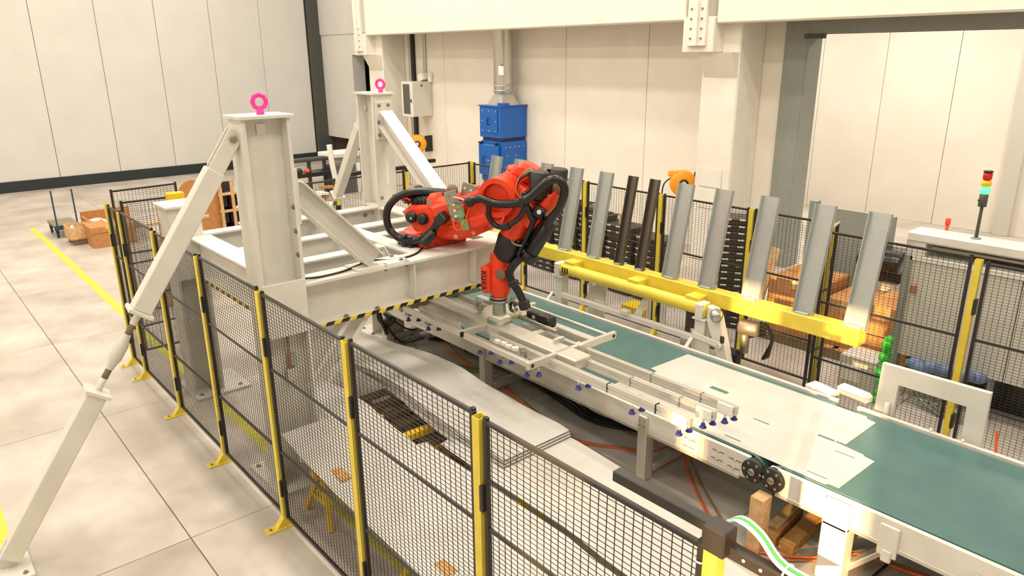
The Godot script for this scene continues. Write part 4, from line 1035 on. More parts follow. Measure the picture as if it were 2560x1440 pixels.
func conveyors() -> void:
	var a := conveyor(-9.2, -2.7, "green belt conveyor passing under the gripper, ending at the black roller discs", true)
	for x in [-3.95, -6.42, -8.68]:
		var l := part("leg", B.new().span(V(x - 0.055, 0.0, -5.16), V(x + 0.055, 0.7, -5.03), 0.01), "alu", a)
		part("foot_bar", B.new().span(V(x - 0.045, 0.05, -6.55), V(x + 0.045, 0.14, -5.19), 0.008), "alu", l)
		part("leg_rear", B.new().span(V(x - 0.055, 0.0, -6.66), V(x + 0.055, 0.72, -6.55), 0.01), "alu", l)
		for q in 2: part("bolt", B.new().cyl(V(x - 0.025 + 0.05 * q, 0.66, -5.03), V(x - 0.025 + 0.05 * q, 0.66, -5.022), 0.011, -1, 8).cyl(V(x - 0.025 + 0.05 * q, 0.6, -5.03), V(x - 0.025 + 0.05 * q, 0.6, -5.022), 0.011, -1, 8), "steel", l)
	var b := conveyor(-2.66, 2.5, "blue-green belt conveyor leaving the picture at the lower right", false)
	for x in [-2.03, 1.0]:
		part("leg", B.new().span(V(x - 0.1, 0, -5.16), V(x + 0.1, 0.53, -5.0), 0.01).span(V(x - 0.1, 0.5, -5.05), V(x + 0.1, 0.72, -5.0), 0.006), "white", b)
		part("leg", B.new().span(V(x - 0.1, 0, -6.66), V(x + 0.1, 0.72, -6.52), 0.01), "white", b)
	part("stay", B.new().bar(V(-1.98, 0.1, -5.1), V(-1.55, 0.5, -5.5), 0.06, 0.05), "alu", b)
	part("hinge_plate", B.new().span(V(-1.72, 0.44, -5.06), V(-1.58, 0.7, -5.035), 0.01).span(V(-1.68, 0.4, -5.06), V(-1.61, 0.5, -5.02), 0.008), "white", b)
	part("latch", B.new().cyl(V(-1.06, 0.6, -5.05), V(-1.06, 0.6, -5.01), 0.03, -1, 12).span(V(-1.08, 0.52, -5.03), V(-1.05, 0.62, -5.01)), "white", b)
	part("plate_joint", B.new().span(V(-2.37, 0.535, -5.062), V(-2.345, 0.74, -5.052), 0.0).span(V(-2.31, 0.535, -5.062), V(-2.305, 0.74, -5.052), 0.0), "leg_grey", b)
	for p in [[-1.98, 0], [-1.72, 0]]:
		part("guide_pin", B.new().cyl(V(p[0], 0.76, -6.62), V(p[0], 0.79, -6.62), 0.014, -1, 8), "paper", b)
	var f := part("cable_bundle", B.new().tube([V(-1.95, 0.1, -5.9), V(-1.8, 0.3, -5.8), V(-1.7, 0.25, -5.6), V(-1.6, 0.4, -5.5)], 0.016, 6).tube([V(-1.98, 0.2, -5.8), V(-1.85, 0.35, -5.7), V(-1.75, 0.15, -5.5), V(-1.8, 0.02, -5.3)], 0.013, 6), "rubber", b)
	f.set_meta("kind", "stuff")
	# white metal blank lying over both belts, with notched corners
	var xf := Transform3D(Basis(V(1, 0, 0), V(0, 0, 1), V(0, -1, 0)), V(0, 0.753, 0))   # local xy = world xz
	var pt := func(l: Array) -> Array:
		var r := []
		for p in l: r.append(Vector2(p[0], p[1]))
		return r
	var s := thing("metal_blank", "white notched metal blank lying flat across the two conveyor belts", "metal sheet")
	part("sheet", B.new().extr(pt.call([[-4.5, -6.49], [-4.53, -5.87], [-4.44, -5.86], [-4.44, -5.79], [-4.53, -5.78], [-4.53, -5.2], [-3.3, -5.13], [-2.2, -5.13], [-2.18, -5.16], [-2.1, -5.16], [-2.09, -5.76], [-2.19, -5.78], [-2.2, -5.8], [-2.46, -5.83], [-2.46, -5.86], [-2.38, -5.86], [-2.38, -6.44], [-2.47, -6.46], [-2.49, -6.5]]), xf, 0.003), "sheet", s)
	for q in [[-3.83, -3.63, -5.99, -5.93], [-3.17, -3.01, -5.69, -5.675], [-3.17, -3.01, -5.225, -5.21], [-2.39, -2.22, -5.215, -5.205], [-2.39, -2.22, -5.69, -5.68], [-2.62, -2.47, -5.85, -5.82]]:
		part("cut_slot", B.new().span(V(q[0], 0.7525, q[2]), V(q[1], 0.7545, q[3]), 0.0), "belt", s)
	# timber prop under the joint
	var w := thing("timber_prop", "upright pine timber prop under the joint of the two conveyors", "timber")
	part("post", B.new().span(V(-2.68, 0, -5.02), V(-2.56, 0.52, -4.88), 0.006), "wood_pale", w)
	var w2 := thing("timber_base", "short pine boards lying on the floor behind the timber prop", "timber")
	part("plank", B.new().box(V(-2.6, 0.06, -5.35), V(0.11, 0.12, 0.62), Basis(V(0, 1, 0), 0.12), 0.005), "wood", w2)
	part("plank", B.new().box(V(-2.44, 0.05, -5.4), V(0.13, 0.1, 0.66), Basis(V(0, 1, 0), 0.06), 0.005), "wood", w2)
	part("plank", B.new().box(V(-2.62, 0.13, -5.42), V(0.09, 0.022, 0.5), Basis(V(0, 1, 0), 0.1), 0.003), "wood_pale", w2)
	single("cable_coil", B.new().tube([V(-2.3, 0.03, -5.6), V(-2.24, 0.14, -5.68), V(-2.3, 0.26, -5.72), V(-2.38, 0.16, -5.66), V(-2.32, 0.04, -5.6), V(-2.24, 0.12, -5.66), V(-2.28, 0.3, -5.7), V(-2.36, 0.52, -5.6)], 0.009, 7), "rubber", "small black cable coil hanging beside the timber prop", "cable")

# ---------------------------------------------------------------- sheets in front

func sag(x: float) -> float:
	var p := [[-8.4, 0.47], [-7.4, 0.58], [-6.4, 0.68], [-6.0, 0.685], [-5.4, 0.61], [-4.8, 0.57], [-4.2, 0.565], [-3.4, 0.545], [-2.9, 0.48], [-2.5, 0.42], [-2.0, 0.40]]
	for k in p.size() - 1:
		if x <= p[k + 1][0]:
			var t: float = clampf((x - p[k][0]) / (p[k + 1][0] - p[k][0]), 0.0, 1.0)
			t = t * t * (3.0 - 2.0 * t) * 0.6 + t * 0.4
			return lerpf(p[k][1], p[k + 1][1], t)
	return 0.4

func ribbon(pts: Array, lift: float, th := 0.004) -> B:
	# pts: [x, z of the near edge, z of the far edge]; the sheet follows sag()
	var b := B.new()
	var rows := []
	for k in pts.size() - 1:
		var n := maxi(int(absf(pts[k + 1][0] - pts[k][0]) / 0.08), 1)
		for s in n + (1 if k == pts.size() - 2 else 0):
			var t := float(s) / n
			rows.append([lerpf(pts[k][0], pts[k + 1][0], t), lerpf(pts[k][1], pts[k + 1][1], t), lerpf(pts[k][2], pts[k + 1][2], t)])
	var nm := func(x: float) -> Vector3: return V(-(sag(x + 0.05) - sag(x - 0.05)), 0.1, 0).normalized()
	for k in rows.size() - 1:
		var r: Array = rows[k]
		var q: Array = rows[k + 1]
		var y0 := sag(r[0]) + lift
		var y1 := sag(q[0]) + lift
		var n0: Vector3 = nm.call(r[0])
		var n1: Vector3 = nm.call(q[0])
		b.quads(V(r[0], y0, r[1]), V(q[0], y1, q[1]), V(q[0], y1, q[2]), V(r[0], y0, r[2]), n0, n1, n1, n0)
		b.quads(V(r[0], y0 - th, r[1]), V(q[0], y1 - th, q[1]), V(q[0], y1 - th, q[2]), V(r[0], y0 - th, r[2]), -n0, -n1, -n1, -n0)
		for w in [[1, V(0, 0, 1)], [2, V(0, 0, -1)]]:
			b.quad(V(r[0], y0, r[w[0]]), V(q[0], y1, q[w[0]]), V(q[0], y1 - th, q[w[0]]), V(r[0], y0 - th, r[w[0]]), w[1])
	for w in [[0, -1.0], [rows.size() - 1, 1.0]]:
		var r: Array = rows[w[0]]
		var y := sag(r[0]) + lift
		b.quad(V(r[0], y, r[1]), V(r[0], y, r[2]), V(r[0], y - th, r[2]), V(r[0], y - th, r[1]), V(w[1], 0, 0))
	return b

func metal_sheets() -> void:
	var g := "white sheets on the trestles"
	single("metal_sheet", ribbon([[-7.25, -3.02, -3.2], [-6.5, -2.86, -3.2], [-5.96, -2.78, -3.21], [-5.95, -2.3, -3.21], [-5.1, -2.29, -3.22], [-5.08, -2.29, -3.32], [-3.9, -2.27, -3.34], [-1.55, -2.24, -3.4]], 0.0), "sheet", "long white metal sheet on trestles nearest to the front fence", "metal sheet", g)
	single("metal_sheet", ribbon([[-8.3, -3.6, -4.3], [-5.0, -3.5, -4.4], [-4.98, -3.4, -4.4], [-4.2, -3.39, -4.4], [-2.72, -3.43, -4.33], [-2.55, -3.43, -4.18], [-1.6, -3.44, -4.1]], 0.0), "sheet", "long bare white sheet under the notched stack, its end bending down", "metal sheet", g)
	for k in 3:
		var l := 0.022 + 0.022 * k
		var d := 0.012 * k
		single("metal_sheet", ribbon([[-8.3, -3.62, -4.28], [-4.55 - d, -3.56 - d, -4.42], [-4.53 - d, -3.6 - d, -4.42], [-4.44 - d, -3.6 - d, -4.42], [-4.42 - d, -3.57 - d, -4.42], [-4.28 - d, -3.57 - d, -4.4]], l, 0.006), "sheet", ["lowest", "middle", "topmost"][k] + " sheet of the thin notched stack with a stepped corner", "metal sheet", g)
	single("edge_strip", ribbon([[-6.7, -3.56, -3.6], [-4.9, -3.5, -3.53]], 0.05, 0.004), "alu_dark", "narrow grey metal strip lying along the notched sheet stack", "strip")
	# yellow trestles and timber under the sheets
	for t in [[-5.45, "yellow steel trestle under the left end of the near sheet"], [-3.95, "yellow steel trestle under the middle of the sheets"], [-2.75, "yellow steel trestle under the bent end of the sheets"]]:
		var x: float = t[0]
		var h := sag(x) - 0.1
		var o := thing("trestle", t[1], "trestle", "yellow trestles under the sheets")
		part("top_bar", B.new().span(V(x - 0.04, h - 0.07, -4.25), V(x + 0.04, h, -2.34), 0.005), "yellow_deep", o)
		for z in [-2.42, -4.15]:
			for s in [-1.0, 1.0]:
				part("leg", B.new().bar(V(x + s * 0.02, h - 0.06, z), V(x + s * 0.24, 0.0, z + 0.06), 0.045, 0.045), "yellow_deep", o)
			part("tie", B.new().bar(V(x - 0.16, 0.2, z + 0.03), V(x + 0.16, 0.2, z + 0.03), 0.03, 0.03), "yellow_deep", o)
		part("stretcher", B.new().bar(V(x, h * 0.45, -4.1), V(x, h * 0.45, -2.45), 0.03, 0.04), "yellow_deep", o)
	for w in [[-5.75, -5.0, 0.05, "short"], [-4.5, -3.5, 0.05, "longer"]]:
		var h := sag((w[0] + w[1]) / 2) - 0.05
		single("timber_beam", B.new().span(V(w[0], h - 0.05, -2.5), V(w[1], h + 0.04, -2.4), 0.004), "wood", w[3] + " raw timber packed between trestle and near sheet", "timber")
	single("timber_beam", B.new().span(V(-7.0, 0.28, -3.3), V(-5.2, 0.36, -3.2), 0.004), "wood", "long raw timber seen in the dark slot between the sheets", "timber")
	var pal := thing("pallet", "dark timber pallet in the slot under the white sheets", "pallet")
	for k in 7: part("plank", B.new().span(V(-7.0 + 0.27 * k, 0.2, -4.2), V(-6.86 + 0.27 * k, 0.23, -3.3), 0.003), "wood_dark", pal)
	for z in [-4.15, -3.75, -3.38]: part("runner", B.new().span(V(-7.0, 0, z), V(-5.25, 0.2, z + 0.08), 0.004), "wood_dark", pal)
	single("paper_scrap", B.new().box(V(-5.92, 0.5, -3.3), V(0.12, 0.1, 0.02), Basis(V(0, 1, 0), 0.5)), "card_pale", "small pale cardboard flap in the slot between the sheets", "cardboard")
	single("rag", B.new().ball(V(-5.78, 0.46, -2.42), 0.05, 8, V(1.2, 0.8, 0.9)), "paper", "crumpled white rag on the timber behind the fence", "rag")

# ---------------------------------------------------------------- tilting rack

func tilting_rack() -> void:
	var o := thing("tilting_rack", "yellow tilting beam with twelve leaning metal slides beside the conveyor", "rack")
	part("beam", B.new().span(V(-9.2, 1.2, -7.14), V(-2.86, 1.38, -6.97), 0.01), "yellow", o)
	part("shaft", B.new().cyl(V(-6.9, 1.2, -6.82), V(-4.5, 1.2, -6.82), 0.078, -1, 26, 0.006), "yellow", o)
	for x in [-6.72, -5.6, -4.72]:
		part("lug", B.new().span(V(x - 0.09, 1.18, -6.98), V(x + 0.09, 1.32, -6.8), 0.008), "yellow", o)
	for k in 3:
		part("cooling_slot", B.new().span(V(-6.79 + 0.045 * k, 1.16, -6.745), V(-6.77 + 0.045 * k, 1.24, -6.738), 0.0), "rubber", o)
	var xs := [-8.76, -8.21, -7.63, -7.04, -6.49, -6.04, -5.69, -5.22, -4.69, -4.11, -3.49, -2.94]
	for k in xs.size():
		var x: float = xs[k]
		var w := 0.13 if k == 5 or k == 6 else 0.215
		var a := V(x, 1.36, -7.06)
		var b := V(x, 2.5, -7.29)
		var s := part("slide", B.new().prof(B.usec(w, 0.055, 0.008), a, b, V(0, 0.2, 1)), "zinc_dark" if k == 5 or k == 6 else "zinc", o)
		part("slide_foot", B.new().span(V(x - w * 0.35, 1.38, -7.04), V(x + w * 0.35, 1.4, -6.99), 0.003), "zinc", s)
	# carrying frame
	for x in [-6.88, -4.56]:
		part("post", B.new().span(V(x - 0.07, 0, -6.9), V(x + 0.07, 1.1, -6.76), 0.006), "white", o)
		part("bearing_block", B.new().span(V(x - 0.06, 1.1, -6.9), V(x + 0.04, 1.28, -6.73), 0.012), "white", o)
		part("post_cap", B.new().span(V(x - 0.09, 1.085, -6.93), V(x + 0.09, 1.105, -6.73), 0.003), "white", o)
		part("stay", B.new().bar(V(x - 0.06, 0.86, -6.72), V(x - 0.1, 0.6, -6.5), 0.05, 0.02), "white", o)
	part("post_rear", B.new().span(V(-6.72, 0, -7.3), V(-6.64, 1.0, -7.2), 0.006), "white", o)
	part("gusset", B.new().extr([Vector2(-6.72, 0.72), Vector2(-6.36, 0.72), Vector2(-6.3, 1.1), Vector2(-6.45, 1.02), Vector2(-6.62, 0.9)], Transform3D(Basis(), V(0, 0, -7.16)), 0.02), "white", o)
	part("gusset_foot", B.new().extr([Vector2(-6.66, 0.2), Vector2(-6.3, 0.2), Vector2(-6.36, 0.74), Vector2(-6.52, 0.74)], Transform3D(Basis(), V(0, 0, -7.14)), 0.02), "white", o)
	part("cross_bar", B.new().span(V(-6.82, 0.8, -6.81), V(-4.6, 0.87, -6.74), 0.006), "white", o)
	part("rest_block", B.new().span(V(-5.72, 0.86, -6.8), V(-5.6, 0.92, -6.72), 0.006), "white", o)
	part("rest_plate", B.new().extr([Vector2(-5.6, 0.84), Vector2(-5.46, 1.1), Vector2(-5.4, 1.1), Vector2(-5.48, 0.84)], Transform3D(Basis(), V(0, 0, -6.86)), 0.02), "white", o)
	for s in [-1.0, 1.0]:
		part("leg_plate", B.new().span(V(-4.9 + 0.0 * s, 0, -7.0 + 0.1 * s), V(-4.78, 0.8, -6.98 + 0.1 * s), 0.004), "leg_grey", o)
	part("leg_plate", B.new().extr([Vector2(-4.64, 0.0), Vector2(-4.3, 0.0), Vector2(-4.4, 0.85), Vector2(-4.64, 0.95)], Transform3D(Basis(), V(0, 0, -6.76)), 0.02), "white", o)
	var cr := part("crank_arm", B.new().extr([Vector2(-4.46, 1.28), Vector2(-4.36, 1.27), Vector2(-4.3, 1.2), Vector2(-4.12, 0.66), Vector2(-4.26, 0.62), Vector2(-4.46, 1.1)], Transform3D(Basis(), V(0, 0, -6.84)), 0.1, 0.012), "white", o)
	part("crank_window", B.new().span(V(-4.26, 0.9, -6.742), V(-4.21, 0.98, -6.735), 0.0), "void", cr)
	part("crank_hub", B.new().cyl(V(-4.36, 1.2, -6.78), V(-4.28, 1.2, -6.66), 0.075, 0.06, 18, 0.02), "steel", cr)
	part("crank_link", B.new().bar(V(-4.62, 0.9, -6.72), V(-4.24, 0.88, -6.71), 0.02, 0.07), "white", cr)
	part("crank_pin", B.new().cyl(V(-4.24, 0.87, -6.74), V(-4.24, 0.87, -6.68), 0.03, -1, 12), "alu", cr)
	part("drive_shroud", B.new().span(V(-4.3, 0.5, -6.96), V(-4.1, 0.8, -6.82), 0.03), "rubber", o)
	part("gear_motor", B.new().cyl(V(-4.2, 1.05, -7.0), V(-3.98, 1.05, -7.06), 0.09, -1, 18, 0.02).cyl(V(-4.12, 0.98, -7.0), V(-4.12, 0.75, -7.02), 0.05, -1, 14), "bolt", o)
	for k in 4:
		part("motor_cable", B.new().tube([V(-4.15, 1.05 - 0.05 * k, -7.1), V(-4.0, 1.08 - 0.05 * k, -7.2 - 0.03 * k), V(-3.92, 0.9, -7.25), V(-3.98, 0.65, -7.2 - 0.04 * k)], 0.018, 7), "rubber", o)

# ---------------------------------------------------------------- cables on the floor

func floor_cables() -> void:
	single("air_hose", B.new().tube([V(-8.72, 0.4, -5.74), V(-8.46, 0.02, -5.7), V(-7.5, 0.02, -5.5), V(-6.5, 0.02, -5.36), V(-5.5, 0.02, -5.14), V(-5.12, 0.02, -5.09), V(-4.82, 0.02, -5.1), V(-4.29, 0.02, -5.45), V(-3.92, 0.16, -5.6), V(-3.67, 0.02, -5.45), V(-3.13, 0.02, -5.02), V(-2.74, 0.02, -4.84), V(-2.3, 0.02, -5.1), V(-2.0, 0.05, -5.45), V(-1.6, 0.05, -5.55), V(-1.1, 0.05, -5.7)], 0.012, 8, 10), "hose_orange", "long orange air hose snaking over the floor below the conveyor", "hose")
	single("air_hose", B.new().tube([V(-8.6, 0.35, -5.8), V(-8.3, 0.02, -5.8), V(-7.5, 0.02, -5.56), V(-6.5, 0.02, -5.42), V(-5.5, 0.02, -5.2), V(-5.1, 0.02, -5.14), V(-4.8, 0.02, -5.14), V(-4.25, 0.02, -5.5), V(-3.9, 0.16, -5.66), V(-3.62, 0.02, -5.5), V(-3.08, 0.02, -5.1), V(-2.6, 0.02, -4.82), V(-2.2, 0.02, -5.16), V(-1.9, 0.05, -5.5), V(-1.5, 0.05, -5.62)], 0.01, 8, 10), "hose_brown", "brown cable running beside the long orange air hose", "cable")
	for k in 4:
		var d := 0.05 * k
		single("floor_cable", B.new().tube([V(-8.4, 0.02, -5.6 - d), V(-8.0, 0.02 + 0.01 * k, -5.86), V(-7.2, 0.03, -5.83 + d * 0.4), V(-6.4, 0.02, -5.75 - d * 0.3), V(-5.64, 0.03 + 0.012 * k, -5.6 - d), V(-5.07, 0.03, -5.52 - d), V(-4.6, 0.02, -5.75 - d), V(-4.2, 0.02, -6.2)], 0.016 + 0.003 * (k % 2), 8), "rubber", ["black cable of the bundle under the conveyor, nearest the white sheets", "second black cable of the bundle under the conveyor", "third black cable of the bundle under the conveyor", "black cable of the bundle under the conveyor, deepest below the belt"][k], "cable", "black cables under the conveyor")
	single("floor_cable", B.new().tube([V(-7.69, 0.02, -5.75), V(-7.95, 0.03, -5.95), V(-7.95, 0.04, -6.3), V(-7.5, 0.02, -6.4), V(-6.9, 0.02, -6.1)], 0.025, 8), "rubber", "thick black hose curling in a loop under the belt", "hose")
	for k in 3:
		single("floor_cable", B.new().tube([V(-8.6, 0.03, -5.2 - 0.1 * k), V(-8.0, 0.02, -5.1 - 0.06 * k), V(-7.3, 0.03, -5.2 - 0.08 * k), V(-6.8, 0.02, -5.6)], 0.009, 6), ["hose_brown", "cable_green", "wood_dark"][k], ["thin brown cable curving from the left conveyor leg", "thin green cable curving from the left conveyor leg", "thin dark cable curving from the left conveyor leg"][k], "cable")
	# coiled cable hanging at the left conveyor leg
	var o := thing("cable_coil", "black cable coil hanging at the conveyor leg under the platform", "cable coil")
	for k in 4:
		part("loop", B.new().tube([V(-8.6, 0.72, -5.0), V(-8.5, 0.64 - 0.02 * k, -5.08), V(-8.5 - 0.02 * k, 0.42, -5.1), V(-8.6, 0.3 + 0.03 * k, -5.03), V(-8.68, 0.42, -4.95), V(-8.66, 0.62, -4.96)], 0.02, 8, 6), "rubber", o)
	part("tail", B.new().tube([V(-8.58, 0.34, -5.02), V(-8.54, 0.2, -5.08), V(-8.45, 0.06, -5.2), V(-8.2, 0.16, -5.4)], 0.018, 7).tube([V(-8.62, 0.5, -5.0), V(-8.4, 0.3, -5.2), V(-8.3, 0.26, -5.32)], 0.014, 7), "rubber", o)
	single("drop_cable", B.new().tube([V(-8.7, 1.5, -4.95), V(-8.72, 0.9, -4.94), V(-8.68, 0.5, -4.97), V(-8.55, 0.2, -5.0)], 0.03, 8), "rubber", "black cable bundle dropping along the rear column foot", "cable")
	single("cable_drum", B.new().cyl(V(-3.3, 0.0, -4.1), V(-3.3, 0.06, -4.1), 0.05, -1, 14), "card_pale", "small pale roll lying beside the bent sheet end", "roll")

# ---------------------------------------------------------------- fittings along the back wall

func back_wall_fittings() -> void:
	# blue filter unit with its duct
	var o := thing("filter_unit", "tall blue dust filter unit against the back wall", "dust filter")
	var up := part("upper_housing", B.new().span(V(-15.3, 1.95, -12.97), V(-14.43, 2.74, -12.1), 0.012), "blue", o)
	part("lid", B.new().span(V(-15.33, 2.735, -12.99), V(-14.4, 2.76, -12.07), 0.004), "blue", up)
	var d := part("door", B.new().span(V(-15.2, 2.08, -12.1), V(-14.56, 2.66, -12.075), 0.008), "blue", up)
	part("handle", B.new().tube([V(-14.9, 2.28, -12.08), V(-14.9, 2.28, -12.03), V(-14.9, 2.46, -12.03), V(-14.9, 2.46, -12.08)], 0.014, 6, 1), "blue_dark", d)
	var stud := func(p: Vector3, par: Node) -> void: part("bolt", B.new().ball(p, 0.014, 6), "cable_grey", par)
	for x in [-15.15, -14.88, -14.61]:
		for y in [2.12, 2.62]: stud.call(V(x, y, -12.07), d)
	for x in [-15.15, -14.61]: stud.call(V(x, 2.37, -12.07), d)
	part("waist", B.new().span(V(-15.24, 1.85, -12.95), V(-14.5, 1.96, -12.16), 0.0), "blue_dark", o)
	var lo := part("lower_housing", B.new().span(V(-15.3, 0.82, -12.97), V(-14.43, 1.86, -12.14), 0.012), "blue", o)
	d = part("door", B.new().span(V(-15.33, 0.98, -12.14), V(-14.52, 1.78, -12.06), 0.03), "blue", lo)
	for x in [-15.08, -14.74]:
		part("handle", B.new().tube([V(x, 1.28, -12.07), V(x, 1.28, -12.0), V(x, 1.46, -12.0), V(x, 1.46, -12.07)], 0.016, 6, 1), "blue_dark", d)
	for x in [-15.25, -14.62]:
		part("toggle", B.new().span(V(x - 0.05, 1.78, -12.12), V(x + 0.05, 1.83, -12.04), 0.006), "plastic", d)
	for x in [-14.95, -14.87]: stud.call(V(x, 1.37, -12.05), d)
	for k in 5:
		for y in [1.72, 1.2, 0.95]: stud.call(V(-14.425, y, -12.25 - 0.15 * k), lo)
	stud.call(V(-14.425, 1.5, -12.3), lo)
	stud.call(V(-14.425, 1.5, -12.6), lo)
	part("hopper", B.new().span(V(-15.26, 0.6, -12.95), V(-14.47, 0.82, -12.16), 0.01).span(V(-15.2, 0.02, -12.9), V(-14.53, 0.55, -12.2), 0.02), "blue", o)
	part("label", B.new().span(V(-14.9, 0.48, -12.18), V(-14.72, 0.68, -12.16), 0.0), "yellow", o)
	part("top_rail", B.new().span(V(-14.75, 2.76, -12.4), V(-14.45, 2.82, -12.25), 0.004).span(V(-15.25, 2.76, -12.5), V(-15.2, 2.84, -12.44), 0.0), "blue", o)
	# square to round piece and duct
	var c := V(-14.92, 0, -12.6)
	var dk := thing("exhaust_duct", "galvanised round exhaust duct rising from the blue filter unit", "duct")
	var b := B.new()
	var n := 24
	for k in n:
		var a0 := TAU * k / n
		var a1 := TAU * (k + 1) / n
		var sq := func(a: float) -> Vector3:
			var v := V(cos(a), 0, sin(a))
			return c + v * 0.3 / maxf(absf(v.x), absf(v.z)) + V(0, 2.76, 0)
		var p0: Vector3 = sq.call(a0)
		var p1: Vector3 = sq.call(a1)
		var q0 := c + V(cos(a0) * 0.21, 3.06, sin(a0) * 0.21)
		var q1 := c + V(cos(a1) * 0.21, 3.06, sin(a1) * 0.21)
		b.quad(p0, p1, q1, q0, (p1 - p0).cross(q0 - p0).normalized() * signf((p1 - p0).cross(q0 - p0).dot(p0 - c - V(0, 2.76, 0))))
	part("transition", b, "duct", dk)
	part("pipe", B.new().cyl(c + V(0, 3.05, 0), c + V(0, 10.65, 0), 0.25, -1, 32), "duct", dk)
	for y in [3.1, 3.22]:
		part("collar", B.new().cyl(c + V(0, y, 0), c + V(0, y + 0.03, 0), 0.268, -1, 32, 0.008), "duct", dk)
	part("cover_plate", B.new().span(V(-14.8, 3.5, -12.38), V(-14.62, 3.72, -12.34), 0.004), "paper", dk)
	# wall cabinet
	o = thing("wall_cabinet", "small grey wall cabinet with a glass door, left of the blue unit", "cabinet")
	part("body", B.new().span(V(-19.27, 2.25, -12.99), V(-18.69, 3.25, -12.32), 0.008), "cabinet", o)
	d = part("door", pierced(B.new(), [[-19.2, -18.83, 2.32, 3.18]], -19.27, -18.69, 2.25, 3.25, -12.32, -12.29), "white", o)
	part("pane", B.new().span(V(-19.2, 2.32, -12.31), V(-18.83, 3.18, -12.3), 0.0), "glass", d)
	part("back_panel", B.new().span(V(-19.2, 2.32, -12.319), V(-18.83, 3.18, -12.316), 0.0), "grille", d)
	part("handle", B.new().span(V(-18.78, 2.66, -12.3), V(-18.75, 2.76, -12.26), 0.006), "plastic", d)
	part("cam_lock", B.new().cyl(V(-18.7, 3.14, -12.62), V(-18.68, 3.14, -12.62), 0.03, -1, 10), "plastic", o)
	# conduits
	single("conduit", B.new().span(V(-19.62, 0.3, -12.998), V(-19.5, 10.6, -12.9), 0.004), "plastic", "broad black cable duct behind the small wall cabinet", "conduit")
	single("conduit", B.new().cyl(V(-19.82, 0.6, -12.95), V(-19.82, 10.6, -12.95), 0.03, -1, 8).cyl(V(-19.72, 0.6, -12.95), V(-19.72, 10.6, -12.95), 0.022, -1, 8), "cable_grey", "thin grey conduits left of the broad black cable duct", "conduit")
	single("conduit", B.new().cyl(V(-19.02, 3.42, -12.96), V(-19.02, 10.6, -12.96), 0.03, -1, 8).cyl(V(-18.94, 3.42, -12.96), V(-18.94, 10.6, -12.96), 0.03, -1, 8), "cabinet", "pair of grey conduits running down to the beige wall box", "conduit")
	single("wall_box", B.new().box(V(-18.98, 3.36, -12.88), V(0.26, 0.2, 0.2), Basis(V(0, 0, 1), 0.35), 0.01), "paper", "tilted beige box on the wall above the glass door cabinet", "junction box")
	single("wall_box", B.new().box(V(-18.68, 3.36, -12.94), V(0.14, 0.26, 0.1), Basis(), 0.01), "paper", "small upright white box beside the tilted beige wall box", "junction box")
	# cable reels
	for r in [[V(-18.98, 1.42, -12.6), "orange cable reel under the small wall cabinet, half behind the brace"], [V(-9.12, 1.42, -12.55), "orange cable reel left of the concrete pillar above the fence"]]:
		var p: Vector3 = r[0]
		o = thing("cable_reel", r[1], "cable reel", "orange cable reels on the back wall")
		var ax := V(0.72, 0, 0.7).normalized()
		part("drum", B.new().cyl(p - ax * 0.1, p + ax * 0.1, 0.27, -1, 30, 0.03), "orange_reel", o)
		part("outlet", B.new().box(p + V(-0.16, 0.2, 0.1), V(0.24, 0.12, 0.14), Basis(V(0, 0, 1), 0.1), 0.02), "orange_reel", o)
		part("hub", B.new().cyl(p + ax * 0.1, p + ax * 0.125, 0.1, -1, 20, 0.006), "plastic", o)
		part("hub_cap", B.new().cyl(p + ax * 0.125, p + ax * 0.135, 0.055, -1, 16, 0.004), "cabinet", o)
		part("bracket", B.new().span(p + V(0.16, -0.24, -0.4), p + V(0.2, 0.24, -0.14), 0.004), "plastic", o)
	single("reel_cable", B.new().tube([V(-9.32, 1.55, -12.45), V(-9.5, 1.35, -12.4), V(-9.52, 0.9, -12.4), V(-9.45, 0.4, -12.4), V(-9.4, 0.03, -12.3)], 0.015, 6), "plastic", "black cable hanging from the orange reel beside the pillar", "cable")
	# plaques on the pillar
	for k in 2:
		single("plaque", B.new().span(V(-8.48, 1.5 - 0.42 * k, -12.195), V(-7.98, 1.86 - 0.42 * k, -12.185), 0.003), "concrete", ["upper faint square cover plate on the concrete pillar", "lower faint square cover plate on the concrete pillar"][k], "cover plate")
	var rec := struct("wall_recess_pipe", B.new().cyl(V(-25.0, 4.0, -14.8), V(-23.6, 2.8, -14.6), 0.05, -1, 10), "dark_frame")
	rec.name = "trim_4"

# ---------------------------------------------------------------- behind the rear fence

